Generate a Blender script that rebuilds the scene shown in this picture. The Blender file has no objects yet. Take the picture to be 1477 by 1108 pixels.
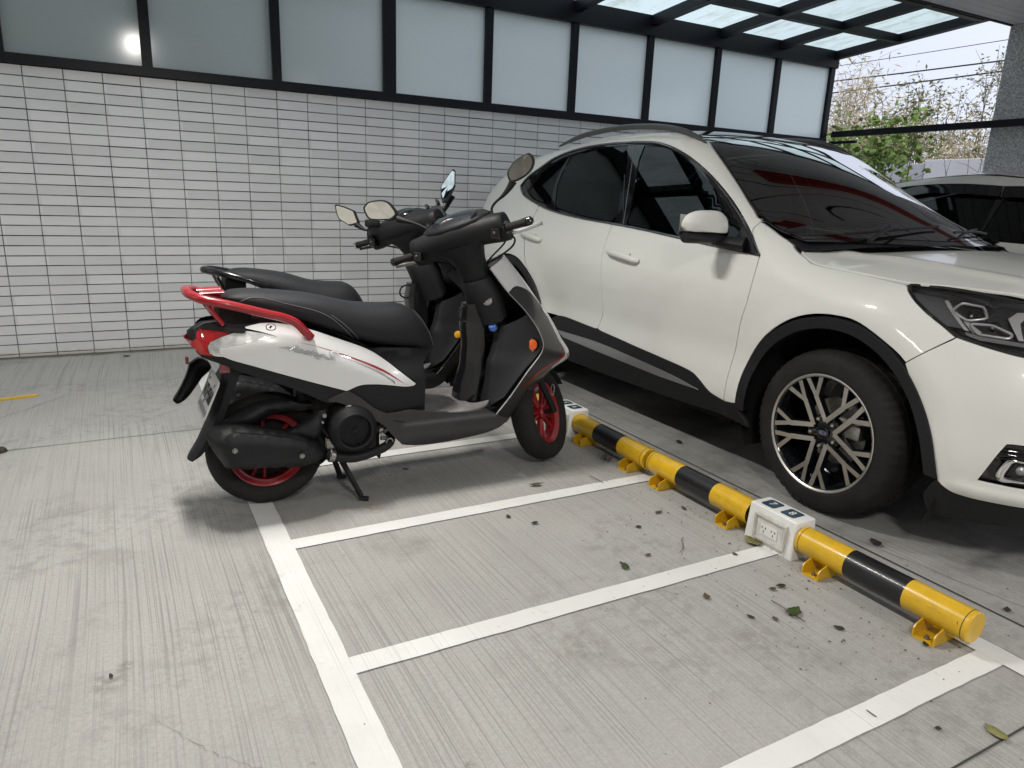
import bpy, bmesh, math, random
from math import sin, cos, pi, radians, hypot, sqrt, exp
from mathutils import Vector, Matrix, geometry
random.seed(7)
S = bpy.context.scene
COL = S.collection

# ------------------------------------------------------------------ camera, world, light, exposure
cam_data = bpy.data.cameras.new("camera"); cam = bpy.data.objects.new("camera", cam_data); COL.objects.link(cam)
cam_data.sensor_fit = 'HORIZONTAL'; cam_data.sensor_width = 36.0; cam_data.lens = 24.97
cam_data.clip_start = 0.05; cam_data.clip_end = 2000
cam.matrix_world = Matrix(((0.880245, 0.089008, -0.466096, 0.4857), (-0.473086, 0.240887, -0.847445, -6.0701), (0.036847, 0.966463, 0.254148, 1.2462), (0, 0, 0, 1)))
S.camera = cam
S.view_settings.view_transform = 'Standard'; S.view_settings.look = 'None'
S.view_settings.gamma = 1.0; S.view_settings.use_curve_mapping = False
S.view_settings.exposure = 0.12
S.cycles.max_bounces = 10; S.cycles.diffuse_bounces = 4; S.cycles.glossy_bounces = 5
S.cycles.transmission_bounces = 8; S.cycles.transparent_max_bounces = 12
S.cycles.sample_clamp_indirect = 6.0
S.cycles.caustics_reflective = False; S.cycles.caustics_refractive = False

SUN_EL, SUN_ROT = radians(50), radians(205)
W = bpy.data.worlds.new("World"); S.world = W; W.use_nodes = True
nt = W.node_tree; nt.nodes.clear()
sky = nt.nodes.new('ShaderNodeTexSky'); sky.sky_type = 'NISHITA'; sky.sun_disc = False
sky.sun_elevation = SUN_EL; sky.sun_rotation = SUN_ROT; sky.air_density = 1.0; sky.dust_density = 3.0
tc = nt.nodes.new('ShaderNodeTexCoord'); mp = nt.nodes.new('ShaderNodeMapping'); mp.inputs['Scale'].default_value = (1, 1, 2.6)
nz = nt.nodes.new('ShaderNodeTexNoise'); nz.inputs['Scale'].default_value = 2.2; nz.inputs['Detail'].default_value = 5; nz.inputs['Roughness'].default_value = .5
cr = nt.nodes.new('ShaderNodeValToRGB'); cr.color_ramp.elements[0].position = .3; cr.color_ramp.elements[1].position = .72
cr.color_ramp.elements[0].color = (6.6, 7.1, 8.6, 1); cr.color_ramp.elements[1].color = (8.6, 8.9, 9.9, 1)
mx = nt.nodes.new('ShaderNodeMix'); mx.data_type = 'RGBA'; mx.inputs[0].default_value = .88   # thick cloud over the clear sky
bg = nt.nodes.new('ShaderNodeBackground'); bg.inputs['Strength'].default_value = .115
ow = nt.nodes.new('ShaderNodeOutputWorld')
nt.links.new(tc.outputs['Generated'], mp.inputs['Vector']); nt.links.new(mp.outputs[0], nz.inputs['Vector'])
nt.links.new(nz.outputs['Fac'], cr.inputs['Fac'])
nt.links.new(sky.outputs[0], mx.inputs[6]); nt.links.new(cr.outputs[0], mx.inputs[7])
nt.links.new(mx.outputs[2], bg.inputs['Color']); nt.links.new(bg.outputs[0], ow.inputs['Surface'])
sun_d = bpy.data.lights.new("sun", 'SUN'); sun_d.energy = 1.2; sun_d.angle = radians(14); sun_d.color = (1, .96, .9)
sun = bpy.data.objects.new("sun", sun_d); COL.objects.link(sun)
sd = Vector((cos(SUN_EL) * sin(SUN_ROT), cos(SUN_EL) * cos(SUN_ROT), sin(SUN_EL)))
sun.rotation_euler = sd.to_track_quat('Z', 'Y').to_euler(); sun.location = (5, -20, 20)

# ------------------------------------------------------------------ materials
def mat(name, col=(.5, .5, .5), rough=.5, metal=0., coat=0., spec=.5, bump=0., bscale=200., var=0., vscale=3., emit=None, trans=0., ior=1.45, coatr=.03):
    m = bpy.data.materials.new(name); m.use_nodes = True; t = m.node_tree; b = t.nodes['Principled BSDF']
    b.inputs['Base Color'].default_value = (*col, 1); b.inputs['Roughness'].default_value = rough
    b.inputs['Metallic'].default_value = metal; b.inputs['Coat Weight'].default_value = coat; b.inputs['Coat Roughness'].default_value = coatr
    b.inputs['Specular IOR Level'].default_value = spec; b.inputs['IOR'].default_value = ior
    b.inputs['Transmission Weight'].default_value = trans
    if emit: b.inputs['Emission Color'].default_value = (*emit[0], 1); b.inputs['Emission Strength'].default_value = emit[1]
    co = None
    if bump or var:
        co = t.nodes.new('ShaderNodeTexCoord')
    if bump:
        n = t.nodes.new('ShaderNodeTexNoise'); n.inputs['Scale'].default_value = bscale; n.inputs['Detail'].default_value = 3
        bp = t.nodes.new('ShaderNodeBump'); bp.inputs['Strength'].default_value = bump; bp.inputs['Distance'].default_value = .002
        t.links.new(co.outputs['Object'], n.inputs['Vector']); t.links.new(n.outputs['Fac'], bp.inputs['Height']); t.links.new(bp.outputs[0], b.inputs['Normal'])
    if var:
        n = t.nodes.new('ShaderNodeTexNoise'); n.inputs['Scale'].default_value = vscale; n.inputs['Detail'].default_value = 6; n.inputs['Roughness'].default_value = .62
        r = t.nodes.new('ShaderNodeValToRGB'); r.color_ramp.elements[0].position = .3; r.color_ramp.elements[1].position = .7
        r.color_ramp.elements[0].color = tuple(max(0, c * (1 - var)) for c in col) + (1,); r.color_ramp.elements[1].color = tuple(min(1, c * (1 + var)) for c in col) + (1,)
        t.links.new(co.outputs['Object'], n.inputs['Vector']); t.links.new(n.outputs['Fac'], r.inputs['Fac']); t.links.new(r.outputs[0], b.inputs['Base Color'])
        mr = t.nodes.new('ShaderNodeMapRange'); mr.inputs['To Min'].default_value = max(0, rough - .12 * min(1, rough * 2)); mr.inputs['To Max'].default_value = min(1, rough + .12 * min(1, rough * 2))
        t.links.new(n.outputs['Fac'], mr.inputs['Value']); t.links.new(mr.outputs[0], b.inputs['Roughness'])
    return m

def tinted(name, tint, rough=.0, refl=1.0):
    """thin tinted pane: fresnel reflection over a coloured see-through"""
    m = bpy.data.materials.new(name); m.use_nodes = True; t = m.node_tree; t.nodes.clear()
    o = t.nodes.new('ShaderNodeOutputMaterial'); mixn = t.nodes.new('ShaderNodeMixShader')
    tr = t.nodes.new('ShaderNodeBsdfTransparent'); tr.inputs['Color'].default_value = (*tint, 1)
    g = t.nodes.new('ShaderNodeBsdfGlossy'); g.inputs['Roughness'].default_value = rough
    f = t.nodes.new('ShaderNodeFresnel'); f.inputs['IOR'].default_value = 1.5
    mu = t.nodes.new('ShaderNodeMath'); mu.operation = 'MULTIPLY'; mu.inputs[1].default_value = refl; mu.use_clamp = True
    t.links.new(f.outputs[0], mu.inputs[0]); t.links.new(mu.outputs[0], mixn.inputs[0]); t.links.new(tr.outputs[0], mixn.inputs[1]); t.links.new(g.outputs[0], mixn.inputs[2]); t.links.new(mixn.outputs[0], o.inputs[0])
    return m

LP = (62, 60, 44, 95)   # lamp powers in watts
M = {}
M['paint_white'] = mat('car white paint', (.70, .705, .67), .36, coat=.60, coatr=.06, spec=.3)
M['black_plastic'] = mat('rough black plastic', (.012, .0125, .014), .5, spec=.35, bump=.25, bscale=900)
M['piano'] = mat('gloss black', (.006, .006, .007), .06, coat=.5)
M['dark'] = mat('unlit black', (.006, .006, .006), .9)
M['rubber'] = mat('tyre rubber', (.017, .0165, .016), .75, spec=.3, bump=.3, bscale=260, var=.35, vscale=9)
M['chrome'] = mat('chrome', (.75, .75, .76), .08, metal=1)
M['dark_chrome'] = mat('dark chrome trim', (.22, .22, .235), .16, metal=1)
M['alu'] = mat('machined rim face', (.68, .66, .62), .36, metal=1, bump=.05, bscale=400)
M['rim_black'] = mat('black rim lacquer', (.006, .007, .009), .14, coat=.6)
M['silver'] = mat('satin silver', (.42, .42, .43), .35, metal=.8)
M['steel'] = mat('worn steel', (.30, .29, .28), .38, metal=.9, var=.3, vscale=40)
M['glass_dark'] = tinted('dark tinted glass', (.055, .065, .06), refl=1.0)
M['glass_ws'] = tinted('windscreen glass', (.16, .18, .17), refl=2.3)
M['lens'] = tinted('clear lens', (.95, .95, .96), refl=1.0)
M['lens_smoke'] = tinted('smoked lens', (.5, .5, .52), refl=1.5)
M['cabin'] = mat('dark cabin cloth', (.02, .02, .022), .85)
M['rail_grey'] = mat('roof rail grey', (.10, .10, .10), .35, metal=.4)

# ------------------------------------------------------------------ object helpers
def tag(o, label=None, cat=None, group=None, kind=None):
    if label: o['label'] = label
    if cat: o['category'] = cat
    if group: o['group'] = group
    if kind: o['kind'] = kind
    return o
def thing(name, label, cat, loc=(0, 0, 0), group=None):
    o = bpy.data.objects.new(name, None); COL.objects.link(o); o.location = loc; o.empty_display_size = .1
    return tag(o, label, cat, group)
def wloc(o):
    v = Vector((0, 0, 0))
    while o: v += o.location; o = o.parent
    return v
def mk(name, verts, faces, m, parent=None, smooth=True, normals=None, angle=None):
    """link one mesh object built from world coordinates"""
    L = wloc(parent) if parent else Vector((0, 0, 0))
    me = bpy.data.meshes.new(name)
    me.from_pydata([Vector(v) - L for v in verts], [], faces)
    mats = m if isinstance(m, (list, tuple)) else [m]
    for q in mats: me.materials.append(q)
    if smooth: me.polygons.foreach_set('use_smooth', [True] * len(me.polygons))
    me.update()
    if normals: me.normals_split_custom_set_from_vertices([Vector(n) for n in normals])
    elif smooth and angle: me.set_sharp_from_angle(angle=radians(angle))
    o = bpy.data.objects.new(name, me); COL.objects.link(o)
    if parent: o.parent = parent
    return o
class G:
    """collects geometry for one mesh"""
    def __init__(s): s.v = []; s.f = []; s.mi = []
    def add(s, v, f, mi=0):
        n = len(s.v); s.v += [tuple(x) for x in v]; s.f += [[i + n for i in q] for q in f]; s.mi += [mi] * len(f); return s
    def box(s, a, b, bev=0., mi=0, xf=None):
        a = Vector(a); b = Vector(b)
        bm = bmesh.new(); bmesh.ops.create_cube(bm, size=1)
        for v in bm.verts: v.co = Vector(((a[i] + b[i]) / 2 + v.co[i] * (b[i] - a[i]) for i in range(3)))
        if bev: bmesh.ops.bevel(bm, geom=bm.edges[:], offset=bev, segments=2, profile=.6, affect='EDGES')
        vs = [xf @ v.co if xf else v.co.copy() for v in bm.verts]; bm.verts.index_update()
        fs = [[v.index for v in f.verts] for f in bm.faces]; bm.free()
        return s.add(vs, fs, mi)
    def prism(s, poly, axis, lo, hi, mi=0, bev=0.):
        """extrude a 2D polygon along axis 0/1/2"""
        def P(p, h):
            q = list(p); q.insert(axis, h); return Vector(q)
        bm = bmesh.new(); vs = [bm.verts.new(P(p, lo)) for p in poly]; f = bm.faces.new(vs)
        r = bmesh.ops.extrude_face_region(bm, geom=[f]); d = P((0, 0), hi - lo)
        for e in r['geom']:
            if isinstance(e, bmesh.types.BMVert): e.co += d
        bmesh.ops.recalc_face_normals(bm, faces=bm.faces[:])
        if bev: bmesh.ops.bevel(bm, geom=bm.edges[:], offset=bev, segments=2, profile=.6, affect='EDGES')
        bm.verts.index_update(); v = [x.co.copy() for x in bm.verts]; fs = [[x.index for x in f.verts] for f in bm.faces]; bm.free()
        return s.add(v, fs, mi)
    def tube(s, pts, r, n=12, cap=True, mi=0, flat=None):
        """sweep along points; r number, list, or list of (ra,rb) with up vector flat"""
        pts = [Vector(p) for p in pts]; N = len(pts)
        rs = r if isinstance(r, (list, tuple)) else [r] * N
        up = Vector(flat) if flat else None; rings = []; prev = None
        for i, p in enumerate(pts):
            t = (pts[min(i + 1, N - 1)] - pts[max(i - 1, 0)]).normalized()
            if up is not None: a = (up - t * up.dot(t)).normalized()
            else:
                if prev is None:
                    q = Vector((0, 0, 1)) if abs(t.z) < .9 else Vector((1, 0, 0)); a = (q - t * q.dot(t)).normalized()
                else: a = (prev - t * prev.dot(t)).normalized()
                prev = a
            b = t.cross(a); ra, rb = rs[i] if isinstance(rs[i], (tuple, list)) else (rs[i], rs[i])
            rings.append([p + a * ra * cos(2 * pi * k / n) + b * rb * sin(2 * pi * k / n) for k in range(n)])
        v = [q for R in rings for q in R]
        f = [[i * n + k, i * n + (k + 1) % n, (i + 1) * n + (k + 1) % n, (i + 1) * n + k] for i in range(N - 1) for k in range(n)]
        if cap: f += [list(range(n))[::-1], [(N - 1) * n + k for k in range(n)]]
        return s.add(v, f, mi)
    def lathe(s, prof, c, axis, n=48, mi=0, a0=0., a1=2 * pi):
        """prof: (radius, along-axis) pairs"""
        ax = Vector(axis).normalized(); q = Vector((0, 0, 1)) if abs(ax.z) < .9 else Vector((1, 0, 0))
        u = (q - ax * q.dot(ax)).normalized(); w = ax.cross(u); c = Vector(c)
        full = abs(a1 - a0 - 2 * pi) < 1e-6; m = n if full else n + 1
        v = [c + ax * h + (u * cos(a0 + (a1 - a0) * k / n) + w * sin(a0 + (a1 - a0) * k / n)) * r for r, h in prof for k in range(m)]
        f = [[i * m + k, i * m + (k + 1) % m, (i + 1) * m + (k + 1) % m, (i + 1) * m + k] for i in range(len(prof) - 1) for k in range(n)]
        return s.add(v, f, mi)
    def loft(s, secs, cap=True, closed=True, mi=0):
        n = len(secs[0]); v = [p for R in secs for p in R]; K = n if closed else n - 1
        f = [[i * n + k, i * n + (k + 1) % n, (i + 1) * n + (k + 1) % n, (i + 1) * n + k] for i in range(len(secs) - 1) for k in range(K)]
        if cap and closed: f += [list(range(n))[::-1], [(len(secs) - 1) * n + k for k in range(n)]]
        return s.add(v, f, mi)
    def obj(s, name, m, parent=None, smooth=True, angle=35, sub=0, xf=None):
        v = [xf @ Vector(p) for p in s.v] if xf else s.v
        o = mk(name, v, s.f, m, parent, smooth, angle=angle)
        if isinstance(m, (list, tuple)): o.data.polygons.foreach_set('material_index', s.mi)
        bm = bmesh.new(); bm.from_mesh(o.data); bmesh.ops.remove_doubles(bm, verts=bm.verts[:], dist=1e-6); bmesh.ops.recalc_face_normals(bm, faces=bm.faces[:]); bm.to_mesh(o.data); bm.free()
        if smooth: o.data.set_sharp_from_angle(angle=radians(angle))
        if sub:
            md = o.modifiers.new('sub', 'SUBSURF'); md.levels = sub; md.render_levels = sub
        return o
def catmull(P, k=6, closed=False):
    P = [Vector(p) for p in P]; out = []; n = len(P); R = range(n if closed else n - 1)
    for i in R:
        g = (lambda j: P[j % n]) if closed else (lambda j: P[max(0, min(n - 1, j))])
        a, b, c, d = g(i - 1), g(i), g(i + 1), g(i + 2)
        for q in range(k):
            t = q / k; out.append(.5 * ((2 * b) + (c - a) * t + (2 * a - 5 * b + 4 * c - d) * t * t + (3 * b - a - 3 * c + d) * t ** 3))
    if not closed: out.append(P[-1])
    return out
def resample(P, closed, step):
    out = []; n = len(P)
    for i in range(n if closed else n - 1):
        a, b = P[i], P[(i + 1) % n]; L = hypot(a[0] - b[0], a[1] - b[1]); k = max(1, int(L / step + .5))
        for q in range(k): out.append((a[0] + (b[0] - a[0]) * q / k, a[1] + (b[1] - a[1]) * q / k))
    if not closed: out.append(tuple(P[-1][:2]))
    return out
def curve2(segs):
    """outline from smooth runs: each run a list of points, corners where runs meet"""
    out = []
    for sg in segs:
        if len(sg) > 2:
            c = catmull([(x, z, 0) for x, z in sg], 6); out += [(p.x, p.y) for p in c[:-1]]
        else: out += [tuple(sg[0])]
    return out
def inpoly(x, y, P):
    r = False; n = len(P)
    for i in range(n):
        x1, y1 = P[i]; x2, y2 = P[i - 1]
        if (y1 > y) != (y2 > y) and x < (x2 - x1) * (y - y1) / (y2 - y1) + x1: r = not r
    return r
def sheet(outline, step, holes=()):
    """triangulate a 2D outline with inner points; returns pts, tris, boundary loops"""
    loops = [resample(o, True, step) for o in [outline] + list(holes)]
    pts = []; edges = []; L = []
    for lp in loops:
        s0 = len(pts); pts += lp; n = len(lp); edges += [(s0 + i, s0 + (i + 1) % n) for i in range(n)]; L.append(list(range(s0, s0 + n)))
    xs = [p[0] for p in loops[0]]; ys = [p[1] for p in loops[0]]
    y = min(ys) + step * .5; row = 0
    def near(x, y):
        return any(abs(p[0] - x) < step * .45 and abs(p[1] - y) < step * .45 for p in bnd)
    bnd = list(pts)
    while y < max(ys):
        x = min(xs) + (step * .5 if row % 2 else 0)
        while x < max(xs):
            if inpoly(x, y, loops[0]) and not any(inpoly(x, y, h) for h in loops[1:]) and not near(x, y): pts.append((x, y))
            x += step
        y += step; row += 1
    vo, eo, fo, ov, oe, of = geometry.delaunay_2d_cdt([Vector(p) for p in pts], edges, [], 0, 1e-6)
    tris = []
    for f in fo:
        cx = sum(vo[i].x for i in f) / len(f); cy = sum(vo[i].y for i in f) / len(f)
        if inpoly(cx, cy, loops[0]) and not any(inpoly(cx, cy, h) for h in loops[1:]): tris.append(list(f))
    mp = {}
    for i, src in enumerate(ov):
        for q in src: mp[q] = i
    return [(v.x, v.y) for v in vo], tris, [[mp[i] for i in lp] for lp in L]
def panel(name, outline, surf, m, parent=None, step=.03, depth=.008, holes=(), eps=2e-3, link=True, soft=0.):
    """a curved sheet with folded-back edges; surf(u, v, off) -> world point, off pushes along the normal"""
    P, T, L = sheet(outline, step, holes)
    def nrm(u, v):
        a = Vector(surf(u + eps, v, 0)) - Vector(surf(u - eps, v, 0)); b = Vector(surf(u, v + eps, 0)) - Vector(surf(u, v - eps, 0))
        n = a.cross(b).normalized(); o = Vector(surf(u, v, .01)) - Vector(surf(u, v, 0))
        return n if n.dot(o) > 0 else -n
    V = [Vector(surf(u, v, 0)) for u, v in P]; N = [nrm(u, v) for u, v in P]; F = []
    for t in T:
        a, b, c = (V[i] for i in t[:3])
        F.append(t if (b - a).cross(c - a).dot(N[t[0]]) > 0 else t[::-1])
    if depth:
        for lp in L:
            n = len(lp); s0 = len(V)
            for i in lp:
                nb = N[i]; V.append(V[i].copy()); N.append(nb)
            for k, i in enumerate(lp):
                V.append(Vector(surf(P[i][0], P[i][1], -depth))); N.append(N[i])
            # side normals
            ctr = sum((V[i] for i in lp), Vector()) / n
            for k in range(n):
                i0, i1 = lp[k - 1], lp[(k + 1) % n]; tg = (V[i1] - V[i0]).normalized(); sn = tg.cross(N[lp[k]]).normalized()
                if lp is L[0]:
                    # outward test: use 2D winding
                    ar = sum(P[lp[q]][0] * P[lp[(q + 1) % n]][1] - P[lp[(q + 1) % n]][0] * P[lp[q]][1] for q in range(n)) if k == 0 else ar
                if sn.dot(V[lp[k]] - ctr) < 0: sn = -sn
                if lp is not L[0]: sn = -sn
                N[s0 + k] = (sn + N[lp[k]] * .6).normalized(); N[s0 + n + k] = sn
            for k in range(n):
                a, b, c, d = s0 + k, s0 + (k + 1) % n, s0 + n + (k + 1) % n, s0 + n + k
                fn = (V[b] - V[a]).cross(V[d] - V[a])
                F.append([a, b, c, d] if fn.dot(N[s0 + n + k]) > 0 else [a, d, c, b])
    return mk(name, V, F, m, parent, True, normals=[tuple(x) for x in N])
def strip_tube(name, pts2, surf, r, m, parent=None, off=0., n=8, k=5):
    c = catmull([(a, b, 0) for a, b in pts2], k) if len(pts2) > 2 else [Vector((a, b, 0)) for a, b in pts2]
    return G().tube([surf(p.x, p.y, off) for p in c], r, n).obj(name, m, parent, angle=60)
def text_mesh(body, size, depth, xf, name, m, parent, shear=0., bold=0., squash=1., sp=1.):
    cu = bpy.data.curves.new('txt', 'FONT'); cu.body = body; cu.size = size; cu.extrude = depth; cu.align_x = 'CENTER'; cu.align_y = 'CENTER'; cu.shear = shear; cu.offset = bold; cu.space_character = sp; cu.resolution_u = 4
    o = bpy.data.objects.new('txt', cu); COL.objects.link(o); dg = bpy.context.evaluated_depsgraph_get(); dg.update()
    me = bpy.data.meshes.new_from_object(o.evaluated_get(dg)); bpy.data.objects.remove(o)
    v = [xf(Vector((p.co.x * squash, p.co.y, p.co.z))) if callable(xf) else xf @ Vector((p.co.x * squash, p.co.y, p.co.z)) for p in me.vertices]
    f = [list(p.vertices) for p in me.polygons]; bpy.data.meshes.remove(me)
    return mk(name, v, f, m, parent, False)

def resample3(pts, r):
    """closed outline with small rounded corners"""
    P = [Vector(p) for p in pts]; out = []; n = len(P)
    for i in range(n):
        a, b, c = P[i - 1], P[i], P[(i + 1) % n]; d1 = min(r, (a - b).length * .4); d2 = min(r, (c - b).length * .4); p = b + (a - b).normalized() * d1; q = b + (c - b).normalized() * d2
        out += [p, p * .25 + b * .5 + q * .25, q]
    return out
# ------------------------------------------------------------------ setting materials
def nodes(name):
    m = bpy.data.materials.new(name); m.use_nodes = True; t = m.node_tree; return m, t, t.nodes['Principled BSDF']
class NT:
    """small shorthand for building shader graphs"""
    def __init__(s, t): s.t = t; s.co = t.nodes.new('ShaderNodeTexCoord').outputs['Object']
    def val(s, inp, x):
        if isinstance(x, (int, float)): inp.default_value = x
        elif isinstance(x, tuple): inp.default_value = x if len(x) == 4 or inp.type == 'VECTOR' else (*x, 1)
        else: s.t.links.new(x, inp)
    def map(s, scale=(1, 1, 1), loc=(0, 0, 0), rot=(0, 0, 0), src=None):
        n = s.t.nodes.new('ShaderNodeMapping'); n.inputs['Scale'].default_value = scale; n.inputs['Location'].default_value = loc; n.inputs['Rotation'].default_value = rot
        s.t.links.new(src or s.co, n.inputs['Vector']); return n.outputs[0]
    def noise(s, vec, scale=1., detail=3., rough=.5, dist=0., out='Fac'):
        n = s.t.nodes.new('ShaderNodeTexNoise'); s.t.links.new(vec, n.inputs['Vector']); n.inputs['Scale'].default_value = scale
        n.inputs['Detail'].default_value = detail; n.inputs['Roughness'].default_value = rough; n.inputs['Distortion'].default_value = dist; return n.outputs[out]
    def voro(s, vec, scale=1., feat='F1', out='Distance'):
        n = s.t.nodes.new('ShaderNodeTexVoronoi'); n.feature = feat; s.t.links.new(vec, n.inputs['Vector']); n.inputs['Scale'].default_value = scale; return n.outputs[out]
    def ramp(s, x, a, b, lo=0., hi=1.):
        n = s.t.nodes.new('ShaderNodeMapRange'); n.interpolation_type = 'SMOOTHSTEP'; s.val(n.inputs['Value'], x)
        n.inputs['From Min'].default_value = a; n.inputs['From Max'].default_value = b; n.inputs['To Min'].default_value = lo; n.inputs['To Max'].default_value = hi; return n.outputs[0]
    def math(s, op, a, b=0., clamp=False):
        n = s.t.nodes.new('ShaderNodeMath'); n.operation = op; n.use_clamp = clamp; s.val(n.inputs[0], a); s.val(n.inputs[1], b); return n.outputs[0]
    def mix(s, f, a, b, mode='MIX'):
        n = s.t.nodes.new('ShaderNodeMix'); n.data_type = 'RGBA'; n.blend_type = mode; s.val(n.inputs[0], f); s.val(n.inputs[6], a); s.val(n.inputs[7], b); return n.outputs[2]
    def sep(s, v=None):
        n = s.t.nodes.new('ShaderNodeSeparateXYZ'); s.t.links.new(v or s.co, n.inputs[0]); return n.outputs
    def bump(s, h, strength, dist, normal=None):
        n = s.t.nodes.new('ShaderNodeBump'); n.inputs['Strength'].default_value = strength; n.inputs['Distance'].default_value = dist; s.t.links.new(h, n.inputs['Height']); return n.outputs[0]

def broom(n):
    """fine brushed lines running along Y, broken up by patches"""
    wob = n.map((1, 1, 1)); 
    w = n.noise(n.map((.5, .35, 1)), 1.0, 1, .5, 0, 'Color')
    v = n.t.nodes.new('ShaderNodeVectorMath'); v.operation = 'MULTIPLY_ADD'; n.t.links.new(w, v.inputs[0]); v.inputs[1].default_value = (.12, 0, 0); n.t.links.new(n.co, v.inputs[2])
    vec = v.outputs[0]
    l1 = n.noise(n.map((150, .6, 1), src=vec), 1, 2, .55); l2 = n.noise(n.map((62, .4, 1), (3, 0, 0), src=vec), 1, 3, .6); l3 = n.noise(n.map((290, 1.8, 1), (7, 3, 0), src=vec), 1, 1, .5)
    patch = n.ramp(n.noise(n.co, 1.1, 4, .6), .40, .62)
    return l1, l2, l3, patch
def concrete_mat():
    m, t, b = nodes('broomed concrete'); n = NT(t); l1, l2, l3, patch = broom(n)
    big = n.noise(n.co, .9, 7, .62); mid = n.noise(n.co, 5, 6, .65); fine = n.noise(n.co, 90, 4, .7)
    c = n.mix(n.ramp(big, .3, .7), (.355, .350, .334), (.420, .413, .394))
    c = n.mix(n.math('MULTIPLY', n.ramp(mid, .42, .72), .32), c, (.43, .425, .41))
    c = n.mix(n.math('MULTIPLY', n.math('MULTIPLY', n.ramp(n.noise(n.map((1, 1, 1), (7.7, 2.2, 0)), 1.5, 3, .5), .46, .62), n.ramp(n.noise(n.co, 13, 6, .75), .46, .62)), .42), c, (.17, .165, .15))
    c = n.mix(n.math('MULTIPLY', n.ramp(fine, .35, .7), .35), c, (.24, .235, .225))
    c = n.mix(n.math('MULTIPLY', n.ramp(n.noise(n.co, 320, 2, .6), .50, .72), .35), c, (.52, .51, .49))
    dk = n.math('MULTIPLY', n.ramp(l1, .52, .66), n.math('ADD', n.math('MULTIPLY', patch, .62), .38))
    c = n.mix(n.math('MULTIPLY', dk, .66), c, (.215, .21, .20))
    lt = n.math('MULTIPLY', n.ramp(l2, .58, .80), n.math('ADD', n.math('MULTIPLY', patch, .5), .25))
    c = n.mix(n.math('MULTIPLY', lt, .5), c, (.47, .465, .45))
    c = n.mix(n.math('MULTIPLY', n.ramp(l3, .52, .72), .42), c, (.22, .215, .205))
    # soiled blotches
    st = n.math('MULTIPLY', n.ramp(n.noise(n.map((1, 1, 1), (4.3, 1.7, 0)), 2.1, 6, .68), .56, .72), .5)
    c = n.mix(st, c, (.20, .19, .175))
    c = n.mix(n.math('MULTIPLY', n.ramp(n.noise(n.map((1, 1, 1), (9.1, 5.2, 0)), 24, 3, .5), .70, .80), .5), c, (.15, .14, .13))
    X, Y, Z = n.sep()
    # damp mossy dirt line at the foot of the tiled wall
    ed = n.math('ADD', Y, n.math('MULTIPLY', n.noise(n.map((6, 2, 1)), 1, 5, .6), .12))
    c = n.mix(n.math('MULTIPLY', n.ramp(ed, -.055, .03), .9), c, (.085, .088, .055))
    # the car bay behind the wheel stops has a darker, blotchy tone
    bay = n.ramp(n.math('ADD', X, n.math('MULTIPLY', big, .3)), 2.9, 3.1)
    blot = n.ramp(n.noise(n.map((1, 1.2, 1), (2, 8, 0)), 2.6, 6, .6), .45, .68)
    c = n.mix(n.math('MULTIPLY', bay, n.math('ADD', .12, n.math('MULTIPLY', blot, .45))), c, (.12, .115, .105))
    for px, py, rr, am in ((.353, -4.214, .07, .55), (.39, -4.16, .04, .6), (1.075, -4.87, .018, .8), (2.05, -4.80, .16, .35), (1.55, -4.62, .13, .35)):
        dd = n.t.nodes.new('ShaderNodeVectorMath'); dd.operation = 'DISTANCE'; n.t.links.new(n.co, dd.inputs[0]); dd.inputs[1].default_value = (px, py, 0)
        k_ = n.math('MULTIPLY', n.ramp(dd.outputs['Value'], rr, rr * .2), n.ramp(n.noise(n.map((1, 1, 1), (px, py, 0)), 22, 4, .7), .40, .60)); c = n.mix(n.math('MULTIPLY', k_, am), c, (.16, .15, .13))
    # rust mark under the stand foot
    d = n.t.nodes.new('ShaderNodeVectorMath'); d.operation = 'DISTANCE'; n.t.links.new(n.co, d.inputs[0]); d.inputs[1].default_value = (1.30, -3.475, 0)
    ru = n.math('MULTIPLY', n.ramp(d.outputs['Value'], .07, .0), n.ramp(n.noise(n.co, 45, 4, .7), .42, .62))
    c = n.mix(n.math('MULTIPLY', ru, .7), c, (.26, .14, .06))
    t.links.new(c, b.inputs['Base Color'])
    n.val(b.inputs['Roughness'], n.ramp(big, .3, .7, .62, .82)); b.inputs['Specular IOR Level'].default_value = .35
    h = n.math('ADD', n.math('MULTIPLY', l1, n.math('ADD', patch, .35)), n.math('ADD', n.math('MULTIPLY', l2, .8), n.math('MULTIPLY', fine, .25)))
    t.links.new(n.bump(h, .55, .0035), b.inputs['Normal']); return m
def paint_mat():
    m, t, b = nodes('white road paint'); n = NT(t); l1, l2, l3, patch = broom(n)
    big = n.noise(n.co, 2.2, 6, .62); fine = n.noise(n.co, 60, 4, .7)
    c = n.mix(n.ramp(big, .3, .7), (.66, .66, .64), (.76, .76, .745))
    dk = n.math('MULTIPLY', n.ramp(l1, .56, .76), n.math('ADD', n.math('MULTIPLY', patch, .8), .12))
    c = n.mix(n.math('MULTIPLY', dk, .55), c, (.40, .395, .38))
    c = n.mix(n.math('MULTIPLY', n.ramp(fine, .60, .78), .35), c, (.46, .455, .44))
    wear = n.math('MULTIPLY', n.ramp(n.noise(n.map((1, 1, 1), (3, 3, 0)), 9, 6, .7), .60, .72), .6)
    c = n.mix(wear, c, (.42, .41, .39))
    t.links.new(c, b.inputs['Base Color']); b.inputs['Roughness'].default_value = .55
    t.links.new(n.bump(n.math('ADD', n.math('MULTIPLY', l1, n.math('ADD', patch, .3)), n.math('MULTIPLY', fine, .3)), .45, .003), b.inputs['Normal']); return m
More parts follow.
